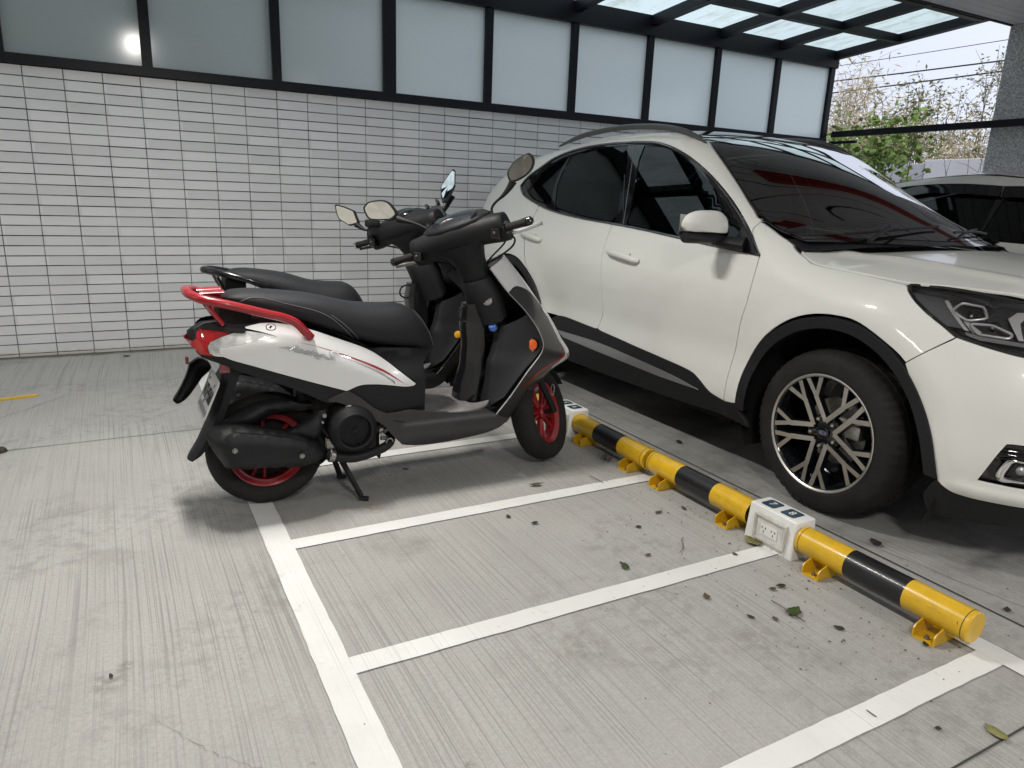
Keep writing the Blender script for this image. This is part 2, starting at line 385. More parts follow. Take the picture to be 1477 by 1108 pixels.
def tile_mat():
    m, t, b = nodes('glazed white tile'); n = NT(t)
    X, Y, Z = n.sep()
    cell = n.t.nodes.new('ShaderNodeTexWhiteNoise'); cell.noise_dimensions = '2D'
    cx = n.math('FLOOR', n.math('DIVIDE', n.math('ADD', X, 10.0 - .5 * 0), .235)); cz = n.math('FLOOR', n.math('DIVIDE', n.math('ADD', Z, .049), .07))
    cb = n.t.nodes.new('ShaderNodeCombineXYZ'); n.t.links.new(cx, cb.inputs[0]); n.t.links.new(cz, cb.inputs[1]); n.t.links.new(cb.outputs[0], cell.inputs['Vector'])
    c = n.mix(cell.outputs['Value'], (.66, .665, .68), (.77, .775, .79))
    c = n.mix(n.math('MULTIPLY', n.ramp(n.noise(n.map((1, 1, 6)), 3, 5, .6), .5, .8), .22), c, (.52, .515, .50))
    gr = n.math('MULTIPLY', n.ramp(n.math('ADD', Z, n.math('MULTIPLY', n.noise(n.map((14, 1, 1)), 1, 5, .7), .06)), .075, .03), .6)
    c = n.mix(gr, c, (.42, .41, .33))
    t.links.new(c, b.inputs['Base Color']); n.val(b.inputs['Roughness'], n.ramp(cell.outputs['Value'], 0, 1, .30, .44)); b.inputs['Specular IOR Level'].default_value = .4
    t.links.new(n.bump(n.noise(n.map((1, 1, 1)), 60, 3, .6), .12, .002), b.inputs['Normal']); return m
def grout_mat():
    m, t, b = nodes('dark recessed grout'); n = NT(t)
    a = n.noise(n.map((2.2, 1, 5)), 1, 6, .75)
    c = n.mix(n.ramp(a, .40, .60), (.045, .044, .046), (.25, .245, .23))
    t.links.new(c, b.inputs['Base Color']); b.inputs['Roughness'].default_value = .95; return m
def frosted(name, col, refl, tr=.75, dirt=False):
    m = bpy.data.materials.new(name); m.use_nodes = True; t = m.node_tree; t.nodes.clear(); n = NT(t)
    o = t.nodes.new('ShaderNodeOutputMaterial'); ms = t.nodes.new('ShaderNodeMixShader'); m2 = t.nodes.new('ShaderNodeMixShader')
    tl = t.nodes.new('ShaderNodeBsdfTranslucent'); df = t.nodes.new('ShaderNodeBsdfDiffuse'); gl = t.nodes.new('ShaderNodeBsdfGlossy'); gl.inputs['Roughness'].default_value = .13 if not dirt else .3
    c = n.mix(.0, (*col, 1), (*col, 1))
    if dirt:
        s1 = n.noise(n.map((9, 1.4, 1), rot=(0, 0, .25)), 1, 6, .7); s2 = n.noise(n.co, 5, 5, .65)
        c = n.mix(n.math('MULTIPLY', n.ramp(s1, .48, .66), .6), (*col, 1), (.40, .48, .40, 1)); c = n.mix(n.math('MULTIPLY', n.ramp(s2, .52, .70), .5), c, (.45, .50, .44, 1))
    t.links.new(c, tl.inputs['Color']); t.links.new(c, df.inputs['Color'])
    ms.inputs[0].default_value = 1 - tr; t.links.new(tl.outputs[0], ms.inputs[1]); t.links.new(df.outputs[0], ms.inputs[2])
    f = t.nodes.new('ShaderNodeFresnel'); f.inputs['IOR'].default_value = 1.5
    t.links.new(n.math('MULTIPLY', f.outputs[0], refl, True), m2.inputs[0]); t.links.new(ms.outputs[0], m2.inputs[1]); t.links.new(gl.outputs[0], m2.inputs[2]); t.links.new(m2.outputs[0], o.inputs[0]); return m
M['concrete'] = concrete_mat(); M['road_paint'] = paint_mat(); M['tile'] = tile_mat(); M['grout'] = grout_mat()
M['frame'] = mat('black powder coated steel', (.007, .008, .012), .42, spec=.28, bump=.05, bscale=300)
M['frosted'] = frosted('frosted glass', (.82, .925, .895), 1.7, .93); M['roof_glass'] = frosted('dirty roof glass', (.66, .78, .77), .12, .97, True)
M['joint'] = mat('joint filler', (.05, .048, .045), .9)
M['soffit'] = mat('grey metal soffit', (.82, .825, .84), .5)
def granite_mat():
    m, t, b = nodes('washed granite'); n = NT(t)
    v = n.voro(n.co, 115, 'F1', 'Color'); q = n.sep(v)
    c = n.mix(n.ramp(q[0], .25, .75), (.38, .38, .38), (.78, .78, .77)); c = n.mix(n.math('MULTIPLY', n.ramp(q[1], .8, .9), .7), c, (.55, .54, .52))
    t.links.new(c, b.inputs['Base Color']); b.inputs['Roughness'].default_value = .8; t.links.new(n.bump(q[0], .4, .003), b.inputs['Normal']); return m
M['granite'] = granite_mat()

# ------------------------------------------------------------------ ground
tag(G().add([(-400, -400, -.03), (600, -400, -.03), (600, 600, -.03), (-400, 600, -.03)], [[0, 1, 2, 3]]).obj('ground', mat('outdoor ground', (.16, .155, .13), .9, var=.3, vscale=.4), smooth=False), kind='structure')
tag(G().add([(-12, -12, 0), (13, -12, 0), (13, .30, 0), (-12, .30, 0)], [[0, 1, 2, 3]]).obj('parking_floor', M['concrete'], smooth=False), kind='structure')
def rect(x0, x1, y0, y1, z=.004): return [(x0, y0, z), (x1, y0, z), (x1, y1, z), (x0, y1, z)]
random.seed(3)
def rough_rect(x0, x1, y0, y1, z, amp=.0014):
    """painted stripe with slightly ragged long edges"""
    longx = (x1 - x0) > (y1 - y0); L = (x1 - x0) if longx else (y1 - y0); n = max(2, int(L / .05)); a = []; b = []
    for i in range(n + 1):
        s = i / n; e1 = random.uniform(-amp, amp) if 0 < i < n else 0; e2 = random.uniform(-amp, amp) if 0 < i < n else 0
        if longx: a.append((x0 + L * s, y0 + e1, z)); b.append((x0 + L * s, y1 + e2, z))
        else: a.append((x0 + e1, y0 + L * s, z)); b.append((x1 + e2, y0 + L * s, z))
    v = a + b; m = n + 1
    return v, [[i, i + 1, m + i + 1, m + i] for i in range(n)] if longx else [[i, m + i, m + i + 1, i + 1] for i in range(n)]
g = G()
g.add(*rough_rect(.845, .935, -9.0, -.55, .004))
for y in (-2.10, -2.86, -3.62, -4.38): g.add(*rough_rect(.935, 2.64, y - .075, y, .004))
g.add(*rough_rect(.935, 2.60, -5.205, -5.13, .004)); g.add(*rough_rect(2.60, 2.68, -12, -5.05, .004)); g.add(*rough_rect(2.68, 2.75, -12, -5.05, .004) if False else ([], []))
tag(g.obj('parking_markings', M['road_paint'], smooth=False), kind='structure')
g = G()
for a in ((-9, 2.868, -5.375, -5.369), (2.876, 12, -5.375, -5.369)): g.add(rect(*a, .003), [[0, 1, 2, 3]])
g.add(rect(2.868, 2.876, -12, .2, .003), [[0, 1, 2, 3]]); g.add([(-4, -2.215, .003), (.80, -2.166, .003), (.80, -2.162, .003), (-4, -2.211, .003)], [[0, 1, 2, 3]])
def crack(pts, w=.0016):
    p = [Vector((x, y, .003)) for x, y in pts]; v = []; f = []
    for i, q in enumerate(p):
        d = (p[min(i + 1, len(p) - 1)] - p[max(0, i - 1)]).normalized(); s = Vector((-d.y, d.x, 0)) * w * random.uniform(.4, 1.2); v += [q + s, q - s]
    f = [[2 * i, 2 * i + 1, 2 * i + 3, 2 * i + 2] for i in range(len(p) - 1)]; g.add(v, f)
def wander(x0, y0, x1, y1, n, amp):
    out = []
    for i in range(n + 1):
        s = i / n; out.append((x0 + (x1 - x0) * s + random.uniform(-amp, amp), y0 + (y1 - y0) * s + random.uniform(-amp, amp)))
    return out
crack(wander(.46, -4.42, .56, -4.58, 12, .006), .0004); crack(wander(.56, -4.58, .74, -4.78, 16, .006), .0004); crack(wander(-.4, -1.9, .25, -1.05, 14, .012), .0012)
crack(wander(2.86, -3.2, 2.60, -4.1, 16, .004), .001); crack(wander(2.9, -4.4, 3.0, -5.1, 8, .006), .001)
tag(g.obj('floor_joints', M['joint'], smooth=False), kind='structure')

# ------------------------------------------------------------------ tiled wall, glazed screen above it
wall = thing('tiled_wall', 'long white tiled wall with dark grout under the frosted glass screen', 'wall', (2.5, .1, 0))
G().box((-6, .005, -.02), (7.95, .20, 1.98)).obj('wall_core', M['grout'], wall, False)
g = G(); random.seed(11); PX, PZ, JX, JZ = .235, .07, .0040, .0060
i0 = -25
for i in range(i0, 34):
    xa = i * PX + JX / 2; xb = (i + 1) * PX - JX / 2
    xb = min(xb, 7.95)
    if xa > 7.9: continue
    for j in range(-1, 29):
        za = .021 + (j) * PZ + JZ / 2 - .0; zb = za + PZ - JZ
        za = max(za, .0); zb = min(zb, 1.978)
        if zb - za < .004: continue
        if j == -1: zb = .021 - JZ / 2 * .6
        d = [random.uniform(-.0007, .0007) for _ in range(4)]; y = -.001; b_ = .0015; back = .006
        v = [(xa, back, za), (xb, back, za), (xb, back, zb), (xa, back, zb), (xa + b_, y + d[0], za + b_), (xb - b_, y + d[1], za + b_), (xb - b_, y + d[2], zb - b_), (xa + b_, y + d[3], zb - b_)]
        g.add(v, [[4, 5, 6, 7], [0, 1, 5, 4], [1, 2, 6, 5], [2, 3, 7, 6], [3, 0, 4, 7]])
mk('tiles', g.v, g.f, M['tile'], wall, False)

scr = thing('glazed_screen', 'black steel frame of frosted glass panes standing on the white tiled wall', 'glass screen', (2.5, 0, 1.98))
MUL = [-1.885, -1.0, -.115, .76, 1.652, 2.555, 3.459, 4.342, 5.224, 6.113, 6.997, 7.872]
g = G(); g.box((-6, -.035, 1.982), (7.91, .06, 2.047), .003); g.box((-6, -.045, 2.815), (7.93, .08, 2.998), .003); g.obj('rail', M['frame'], scr, False)
for k, x in enumerate(MUL):
    w = .052 if k == 5 else .034
    G().box((x - w, -.030, 2.045), (x + w, .05, 2.817), .002).obj('mullion', M['frame'], scr, False)
ed = [-6] + MUL
for a, b in zip(ed, ed[1:]):
    G().add([(a + .02, .010, 2.04), (b - .02, .010, 2.04), (b - .02, .010, 2.82), (a + .02, .010, 2.82)], [[0, 1, 2, 3]]).obj('glass_pane', M['frosted'], scr, False)

roof = thing('glass_canopy', 'black steel grid of dirty glass panes roofing the strip beside the tiled wall', 'canopy', (3, -.9, 2.95))
def rz(y): return 2.905 - y * .075
RX = [-2.77, -1.885, -1.0, -.115, .76, 1.652, 2.555, 3.459, 4.342, 5.224, 6.113, 6.997, 7.89]
for x in RX:
    w = .040
    g = G(); v = []
    for y in (-.045, -1.78):
        z = rz(y); v += [(x - w, y, z), (x + w, y, z), (x + w, y, z + .085), (x - w, y, z + .085)]
    g.add(v, [[0, 1, 2, 3], [4, 7, 6, 5], [0, 4, 5, 1], [1, 5, 6, 2], [2, 6, 7, 3], [3, 7, 4, 0]]); g.obj('rafter', M['frame'], roof, False)
for y in (-.785, -1.62):
    for a, b in zip(RX, RX[1:]):
        z = rz(y) + .002; G().box((a + .034, y - .034, z), (b - .034, y + .034, z + .075)).obj('purlin', M['frame'], roof, False)
for a, b in zip(RX, RX[1:]):
    v = [(x, y, rz(y) + .088) for x, y in ((a + .01, .02), (b - .01, .02), (b - .01, -1.80), (a + .01, -1.80))]
    G().add(v, [[0, 1, 2, 3]]).obj('glass_pane', M['roof_glass'], roof, False)

# ------------------------------------------------------------------ soffit, pillar, lamps
sof = thing('slatted_soffit', 'grey slatted metal soffit over the parking bays', 'ceiling', (2, -5, 3.0)); sof['kind'] = 'structure'; del sof['category']
g = G(); y = -1.765
while y > -9.0:
    g.box((-7, y - .092, 3.0), (8.95, y, 3.012), .003); y -= .10
g.obj('slats', M['soffit'], sof, False)
g = G(); g.box((-7, -9.05, 3.014), (8.95, -1.80, 3.35)); g.box((-7, -1.80, 2.99), (8.95, -1.77, 3.35)); g.obj('soffit_backing', mat('soffit void', (.03, .03, .032), .8), sof, False)
pil = G().box((8.10, -2.45, 0), (8.78, -1.775, 3.0), .01).obj('granite_pillar', M['granite'], smooth=False)
tag(pil, 'speckled grey granite pillar behind the second white car', 'pillar')
far = G().box((-7, -9.5, 0), (3.2, -9.2, 3.0)).obj('rear_wall', mat('painted concrete', (.45, .45, .44), .8, var=.08, vscale=2), smooth=False)
tag(far, 'plain grey wall closing the car park behind the viewer', 'wall')
lw = G().box((-7.2, -9.2, 0), (-7.0, .0, 3.0)).obj('end_wall', mat('cream painted wall', (.62, .61, .54), .7, var=.06, vscale=2), smooth=False)
tag(lw, 'cream painted wall closing the left end of the car park', 'wall')
rp = thing('red_bracing', 'red steel bracing under the soffit, reflected in the windscreen', 'bracing', (5.6, -2.6, 2.93))
rm = mat('red structural paint', (.26, .02, .014), .55)
G().box((4.3, -2.93, 2.86), (8.0, -2.80, 2.995), .004).obj('beam', rm, rp)

nb = G().box((-9, 1.5, -.03), (2.7, 6, 5.6)).obj('pane_light_blocker', mat('blocker grey', (.19, .20, .19), .9, var=.2, vscale=1.5), smooth=False)  # unseen block added to cut the sky light behind the left panes
tag(nb, 'unseen grey block added to darken the left frosted panes', 'building')
def lamp(name, label, x, y, L, power, zb=2.944):
    t = thing(name, label, 'lamp', (x, y, zb), 'ceiling lamps'); dz = zb - 2.944
    if dz < 0:
        for q in (-.2, .2): G().tube([(x, y + q, zb + .05), (x, y + q, 3.0)], .006, 8).obj('hanger_rod', M['frame'], t)
    G().box((x - .06, y - L / 2 - .03, 2.955 + dz), (x + .06, y + L / 2 + .03, 2.998 + dz), .006).obj('housing', mat('lamp housing white', (.75, .75, .75), .4), t, False)
    G().box((x - .045, y - L / 2, 2.944 + dz), (x + .045, y + L / 2, 2.954 + dz), .002).obj('diffuser', mat('lit diffuser', (.8, .8, .8), .5, emit=((1, .98, .94), 6.0)), t, False)
    ld = bpy.data.lights.new('tube', 'AREA'); ld.shape = 'RECTANGLE'; ld.size = .09; ld.size_y = L; ld.energy = power; ld.color = (1, .965, .91); ld.spread = radians(170)
    lo = bpy.data.objects.new('lamp_light', ld); COL.objects.link(lo); lo.parent = t; lo.location = (0, 0, -.006)
lamp('ceiling_lamp', 'lit white ceiling lamp hanging over the parked scooters', .80, -3.17, .58, LP[0], 2.70)
lamp('ceiling_lamp', 'unseen lamp added above the viewer to light the near floor', .80, -6.9, .58, LP[1], 2.70)  # added lamp out of view, lights the near floor
lamp('ceiling_lamp', 'unseen lamp added in front of the crossover car as extra light', 3.6, -7.8, .62, LP[2])  # added fill light, placed where the panes do not mirror it
lamp('ceiling_lamp', 'unseen lamp added at the left end to brighten the cream wall', -4.6, -4.0, .62, LP[3])  # added lamp that brightens the end wall seen in the mirrors
# ------------------------------------------------------------------ wheel stops and socket boxes
PXC, PZC, PR = 2.575, .083, .05
M['yellow'] = mat('yellow enamel', (.66, .40, .015), .30, coat=.35, bump=.04, bscale=120, var=.10, vscale=14)
_t = M['yellow'].node_tree; _n = NT(_t); _b = _t.nodes['Principled BSDF']; _src = _b.inputs['Base Color'].links[0].from_socket
_chip = _n.math('MULTIPLY', _n.ramp(_n.noise(_n.co, 55, 4, .7), .66, .70), _n.ramp(_n.noise(_n.map((1, 1, 1), (3, 1, 0)), 7, 3, .6), .46, .60))
_dirt = _n.math('MULTIPLY', _n.ramp(_n.noise(_n.map((3, 1, 3), (1, 5, 0)), 9, 5, .7), .50, .75), .45)
_t.links.new(_n.mix(_n.math('MULTIPLY', _chip, .85), _n.mix(_dirt, _src, (.34, .22, .03)), (.05, .035, .02)), _b.inputs['Base Color'])
M['stop_black'] = mat('black enamel', (.010, .010, .012), .38, coat=.15, bump=.1, bscale=300, var=.3, vscale=12)
def wheel_stop(y0, y1, label, brackets, cap0, cap1):
    t = thing('wheel_stop', label, 'wheel stop', (PXC, (y0 + y1) / 2, 0), 'striped wheel stops')
    L = y1 - y0; a = y0 + L * .335; b = y1 - L * .335
    def seg(p, q, m, c0, c1, nm):
        prof = []
        r = PR
        if c0: prof += [(.0001, p), (r - .004, p), (r - .001, p + .003)]
        prof += [(r, p + .004), (r, q - .004)]
        if c1: prof += [(r - .001, q - .003), (r - .004, q), (.0001, q)]
        G().lathe(prof, (PXC, 0, PZC), (0, 1, 0), 40).obj(nm, m, t, angle=40)
    seg(y0, a, M['yellow'], cap0, 0, 'yellow_section'); seg(b, y1, M['yellow'], 0, cap1, 'yellow_section'); seg(a - .008, b + .008, M['stop_black'], 0, 0, 'black_section')
    for yy, on in ((y0 + .0165, cap0), (y1 - .0165, cap1)):
        if on: G().lathe([(PR - .001, -.0012), (PR + .0006, -.001), (PR + .0006, .001), (PR - .001, .0012)], (PXC, yy, PZC), (0, 1, 0), 40).obj('cap_seam', M['joint'], t)
    for yb in brackets:
        g = G(); x0 = PXC - .078
        g.prism([(x0, 0), (PXC + .05, 0), (PXC + .05, .004), (x0, .004)], 1, yb - .032, yb + .032)
        for s in (-1, 1):
            y_ = yb + s * .032
            g.prism([(x0, .004), (PXC + .045, .004), (PXC + .045, .05), (PXC - .035, .052), (x0 + .01, .040), (x0, .030)], 1, y_ - .002, y_ + .002)
        br = g.obj('bracket', M['yellow'], t, False)
        G().lathe([(.0001, .016), (.004, .016), (.0045, .010), (.008, .009), (.0085, .004)], (x0 + .022, yb, 0), (0, 0, 1), 12).obj('bolt', M['steel'], br, angle=30)
wheel_stop(-5.128, -4.515, 'nearest striped wheel stop, from the 7 and 8 box to the white corner line', (-5.03, -4.62), True, True)
wheel_stop(-4.285, -3.668, 'striped wheel stop joined to the left of the 7 and 8 socket box', (-4.19, -3.77), False, True)
wheel_stop(-3.640, -3.035, 'striped wheel stop joined to the near end of the 5 and 6 socket box', (-3.54, -3.14), True, True)
wheel_stop(-2.805, -2.200, 'striped wheel stop mostly hidden behind the front wheels of the scooters', (-2.70, -2.30), False, True)
M['box_white'] = mat('box enamel', (.74, .74, .72), .38, coat=.2, var=.06, vscale=12)
M['box_lid'] = mat('yellowed clear lid', (.50, .49, .44), .25, coat=.4, var=.25, vscale=22)
M['plate_blue'] = mat('navy number plate', (.012, .045, .075), .3, coat=.3)
def socket_box(y0, y1, nums, label):
    t = thing('socket_box', label, 'socket box', ((2.53 + 2.64) / 2, (y0 + y1) / 2, 0), 'numbered socket boxes'); H = .148
    bm = bmesh.new(); bmesh.ops.create_cube(bm, size=1)
    for v in bm.verts:
        v.co.x = 2.590 + v.co.x * (.104 if v.co.z > 0 else .118) - (0 if v.co.z > 0 else .004); v.co.y = (y0 + y1) / 2 + v.co.y * (y1 - y0 - (.006 if v.co.z > 0 else -.002)); v.co.z = H if v.co.z > 0 else .001
    bmesh.ops.bevel(bm, geom=[e for e in bm.edges if not all(v.co.z < .01 for v in e.verts)], offset=.010, segments=3, profile=.6, affect='EDGES')
    bm.verts.index_update(); G().add([v.co.copy() for v in bm.verts], [[v.index for v in f.verts] for f in bm.faces]).obj('casing', M['box_white'], t, angle=30); bm.free()
    ym = (y0 + y1) / 2
    for k, nn in enumerate(nums):
        yc = ym + .048 - .092 * k; xc = 2.590
        pl = G().box((xc - .033, yc - .030, H + .0002), (xc + .033, yc + .030, H + .0016), .0007)
        pl = panel('number_plate', [(xc + sx * (.033 - (.006 if q else 0)), yc + sy * (.031 - (0 if q else .006))) for sx, sy, q in ((-1, -1, 0), (-1, -1, 1), (1, -1, 1), (1, -1, 0), (1, 1, 0), (1, 1, 1), (-1, 1, 1), (-1, 1, 0))], lambda u, v, off=0.: Vector((u, v, H + .0016 + off)), M['plate_blue'], t, .02, .0015)
        text_mesh(nn, .046, .0002, lambda p: Vector((xc + p.y, yc - p.x, H + .0019 + p.z)), 'numeral', mat('numeral white', (.75, .75, .75), .5) if not M.get('num') else M['num'], pl)
    # socket lid on the bay side
    g = G(); xf_ = 2.590 - .060; A = (ym - .080, ym + .065, .022, .122)
    fr = G()
    for a, b in (((A[0], A[1]), (A[2], A[2] + .008)), ((A[0], A[1]), (A[3] - .008, A[3])), ((A[0], A[0] + .009), (A[2] + .008, A[3] - .008)), ((A[1] - .009, A[1]), (A[2] + .008, A[3] - .008))):
        fr.box((xf_ - .013, a[0], b[0]), (xf_ + .006, a[1], b[1]), .002)
    fo = fr.obj('socket_lid', M['box_lid'], t, False)
    G().box((xf_ - .006, A[0] + .009, A[2] + .008), (xf_ - .002, A[1] - .009, A[3] - .008)).obj('lid_window', mat('cloudy lid window', (.62, .61, .58), .25, coat=.6, var=.12, vscale=30), fo, False)
    g = G().box((xf_ - .009, ym - .045, .048), (xf_ - .006, ym + .035, .092), .002); so = g.obj('outlet', M['box_white'], fo, False)
    g = G()
    for yy in (ym + .018, ym - .026):
        for dy, dz in ((-.008, .007), (.008, .007), (0, -.008)): G().box((xf_ - .0096, yy + dy - .0018, .070 + dz - .004), (xf_ - .0088, yy + dy + .0018, .070 + dz + .004)).obj('outlet_slot', M['dark'], fo, False)
socket_box(-4.512, -4.285, ('7', '8'), 'white socket box with number plates 7 and 8 between two striped wheel stops')
socket_box(-3.035, -2.808, ('5', '6'), 'white socket box numbered 5 and 6 beside the front wheel of the white scooter')
# ------------------------------------------------------------------ white crossover car
def lerp_tab(T,x):
    if x<=T[0][0]: return T[0][1]
    for (a,b),(c,d) in zip(T,T[1:]):
        if x<=c: return b+(d-b)*(x-a)/(c-a)
    return T[-1][1]
def smooth_tab(T,x):
    # cubic hermite (finite-difference tangents) through the table
    n=len(T)
    if x<=T[0][0]: return T[0][1]
    if x>=T[-1][0]: return T[-1][1]
    for i in range(n-1):
        if x<=T[i+1][0]: break
    x0,y0=T[i];x1,y1=T[i+1];h=x1-x0;d=(y1-y0)/h
    def tan(k):
        if k<=0 or k>=n-1: return None
        h0=T[k][0]-T[k-1][0];h1=T[k+1][0]-T[k][0];d0=(T[k][1]-T[k-1][1])/h0;d1=(T[k+1][1]-T[k][1])/h1
        return (h1*d0+h0*d1)/(h0+h1)
    m0=tan(i);m1=tan(i+1)
    m0=d if m0 is None else m0; m1=d if m1 is None else m1
    t=(x-x0)/h
    return (2*t**3-3*t*t+1)*y0+(t**3-2*t*t+t)*h*m0+(-2*t**3+3*t*t)*y1+(t**3-t*t)*h*m1
CX=3.87
NOSE=[(.94,-4.40),(.938,-4.52),(.93,-4.66),(.912,-4.78),(.88,-4.88),(.83,-4.96),(.75,-5.03),(.62,-5.085),(.45,-5.125),(.25,-5.145),(0,-5.15)]
_pl=[(-4.40,.94,-4.40)]
_u=-4.40
for (a,b),(c,d) in zip(NOSE,NOSE[1:]):
    _u-=math.hypot(a-c,b-d); _pl.append((_u,c,d))
_PW=[(u,w) for u,w,y in reversed(_pl)];_PY=[(u,y) for u,w,y in reversed(_pl)]
REAR=[(-9,0),(-1.9,0),(-1.65,0),(-1.4,0),(-1.0,.012),(-.8,.04),(-.65,.09),(-.55,.18),(-.5,.3)]
def base(u):
    if u>=-4.40: return .94-smooth_tab(REAR,u),u
    return smooth_tab(_PW,u),smooth_tab(_PY,u)
def u_of_w(w):
    lo,hi=_pl[-1][0],-4.40
    for _ in range(40):
        m=(lo+hi)/2
        if base(m)[0]<w: lo=m
        else: hi=m
    return (lo+hi)/2
ISIDE=[(.15,.045),(.25,.028),(.36,.006),(.45,.008),(.58,.02),(.70,.008),(.80,.0),(.88,.002),(.96,.018),(1.03,.045),(1.10,.078)]
INOSE=[(.15,.10),(.28,.02),(.40,.0),(.55,.0),(.66,.012),(.76,.045),(.84,.09),(.90,.14),(.96,.21),(1.0,.28)]
ZR=[(-3.95,1.10),(-3.83,1.128),(-3.64,1.195),(-3.47,1.295),(-3.26,1.437),(-3.08,1.552),(-2.95,1.603),(-2.8,1.632),(-2.6,1.65),(-2.39,1.655),(-2.04,1.645),(-1.68,1.605),(-1.22,1.53),(-.9,1.44),(-.6,1.3)]
TF=[(-5.0,.90),(-4.75,.94),(-4.6,.965),(-4.45,.992),(-4.2,1.018),(-4.0,1.052),(-3.9,1.088),(-3.8,1.135),(-3.6,1.25)]
def ss(a,b,x):
    t=min(1,max(0,(x-a)/(b-a)));return t*t*(3-2*t)
def inset(u,z):
    k=ss(-4.35,-4.95,u)
    i=smooth_tab(ISIDE,z)
    if z>1.08:
        i=smooth_tab(ISIDE,1.08)+.44*(z-1.08)
    # soft crease: door waist
    i=i*(1-k)+smooth_tab(INOSE,min(z,1.0))*k
    # round-over at the top edge
    top=smooth_tab(ZR,u)
    if u<-3.6: top=min(top,smooth_tab(TF,u))
    kk=ss(-3.65,-4.0,u); rv,rh=.09+.04*kk,.09+.01*kk
    if z>top-rv:
        t=min(1,(z-(top-rv))/rv)
        i+=rh*(1-math.sqrt(max(0,1-t*t)))*(1-k)
    i-=.014*math.exp(-((z-.322)/.020)**2)*ss(-4.72,-4.86,u)
    # arch swell
    r=math.hypot(u+4.265,z-.345); i-=.012*math.exp(-((r-.50)/.07)**2)*(z<1.0)
    r=math.hypot(u+1.53,z-.345); i-=.012*math.exp(-((r-.50)/.08)**2)*(z<1.0)
    return i
def body(u,z,side=1,off=0.0):
    w,y=base(u)
    e=.01
    w1,y1=base(u-e);w2,y2=base(u+e)
    tx,ty=w2-w1,y2-y1;L=math.hypot(tx,ty);tx/=L;ty/=L
    nx,ny=ty,-tx        # outward normal for +w side
    d=off-inset(u,z)
    return (CX-side*(w+nx*d),y+ny*d,z)
def with_off(fn, up):
    """add an offset along the surface normal to a plain (u, v) -> point function"""
    up = Vector(up)
    def f(u, v, off=0.):
        p = Vector(fn(u, v))
        if not off: return p
        a = Vector(fn(u + 1e-3, v)) - Vector(fn(u - 1e-3, v)); b = Vector(fn(u, v + 1e-3)) - Vector(fn(u, v - 1e-3)); n = a.cross(b).normalized()
        if n.dot(up) < 0: n = -n
        return p + n * off
    return f
AX_F, AX_R, AZ = -4.265, -1.53, .348
WIN_TOP = [(-1.322, 1.329), (-1.377, 1.396), (-1.512, 1.461), (-1.619, 1.512), (-1.759, 1.551), (-1.921, 1.575), (-2.111, 1.588), (-2.307, 1.592), (-2.480, 1.589), (-2.679, 1.577), (-2.775, 1.561), (-2.870, 1.538), (-2.986, 1.501), (-3.062, 1.472), (-3.156, 1.431), (-3.250, 1.384), (-3.341, 1.333), (-3.435, 1.276), (-3.515, 1.225), (-3.600, 1.168), (-3.684, 1.110), (-3.776, 1.038)]
BELT = [(-3.776, 1.038), (-3.523, 1.054), (-3.245, 1.075), (-2.926, 1.100), (-2.600, 1.119), (-2.248, 1.137), (-1.880, 1.171), (-1.579, 1.226), (-1.40, 1.275), (-1.322, 1.329)]
ARCH = [(-3.797, .335), (-3.801, .436), (-3.822, .537), (-3.866, .630), (-3.940, .714), (-4.042, .784), (-4.141, .822), (-4.25, .836), (-4.362, .823), (-4.471, .772), (-4.565, .690), (-4.634, .596), (-4.693, .485), (-4.737, .343)]
HL = [(-4.452, .985), (-4.480, .989), (-4.516, .987), (-4.613, .983), (-4.712, .975), (-4.852, .962), (-4.96, .945), (-5.03, .90), (-5.02, .80), (-4.908, .804), (-4.828, .813), (-4.735, .829), (-4.686, .839), (-4.635, .866), (-4.570, .902), (-4.513, .938), (-4.474, .966)]
REARCH = [(-1.05, .335), (-1.06, .46), (-1.12, .62), (-1.24, .755), (-1.39, .825), (-1.53, .845), (-1.67, .825), (-1.82, .745), (-1.94, .61), (-1.995, .47), (-2.01, .37)]
def sidef(sgn): return lambda u, z, off=0.: Vector(body(u, z, sgn, off))
ZC = [(-4.15, 1.085), (-3.9, 1.222), (-3.6, 1.378), (-3.3, 1.508), (-3.1, 1.580), (-2.95, 1.625), (-2.75, 1.665), (-2.4, 1.690), (-2.0, 1.683), (-1.6, 1.645), (-1.2, 1.572), (-.55, 1.34)]
def top_pt(t, v):
    e = body(v, smooth_tab(ZR, v) - .002); we = CX - e[0]
    k = ss(-3.0, -3.95, v); bl = .16 * k + .05 * (1 - k) * ss(-2.2, -3.0, v); cr_ = .012 * k + .035 * (1 - k)
    q = 1 - t * t
    q2 = max(0., 1 - t * t) ** 1.15; zc = smooth_tab(ZC, v - bl)
    return Vector((CX - t * we, v - bl * q, e[2] * (1 - q2) + zc * q2))
TOP = with_off(top_pt, (0, 0, 1))
HZ = [(-5.05, .80), (-4.97, .885), (-4.88, .93), (-4.75, .957), (-4.6, .974), (-4.45, .988), (-4.334, .999), (-4.207, 1.010), (-4.043, 1.024), (-3.97, 1.043), (-3.88, 1.070), (-3.7, 1.10)]
def hood_pt(w, y):
    a = min(1., abs(w) / .86); c = .075 * ss(-4.98, -4.7, y) * (1 - .55 * ss(-4.2, -3.85, y))
    cr_ = .012 * exp(-((abs(w) - (.50 + .22 * (y + 4.9) * .5)) / .05) ** 2) * ss(-4.9, -4.6, y)
    return Vector((CX - w, y, smooth_tab(HZ, y) + c * (1 - a ** 2.4) + cr_))
HOOD = with_off(hood_pt, (0, 0, 1))

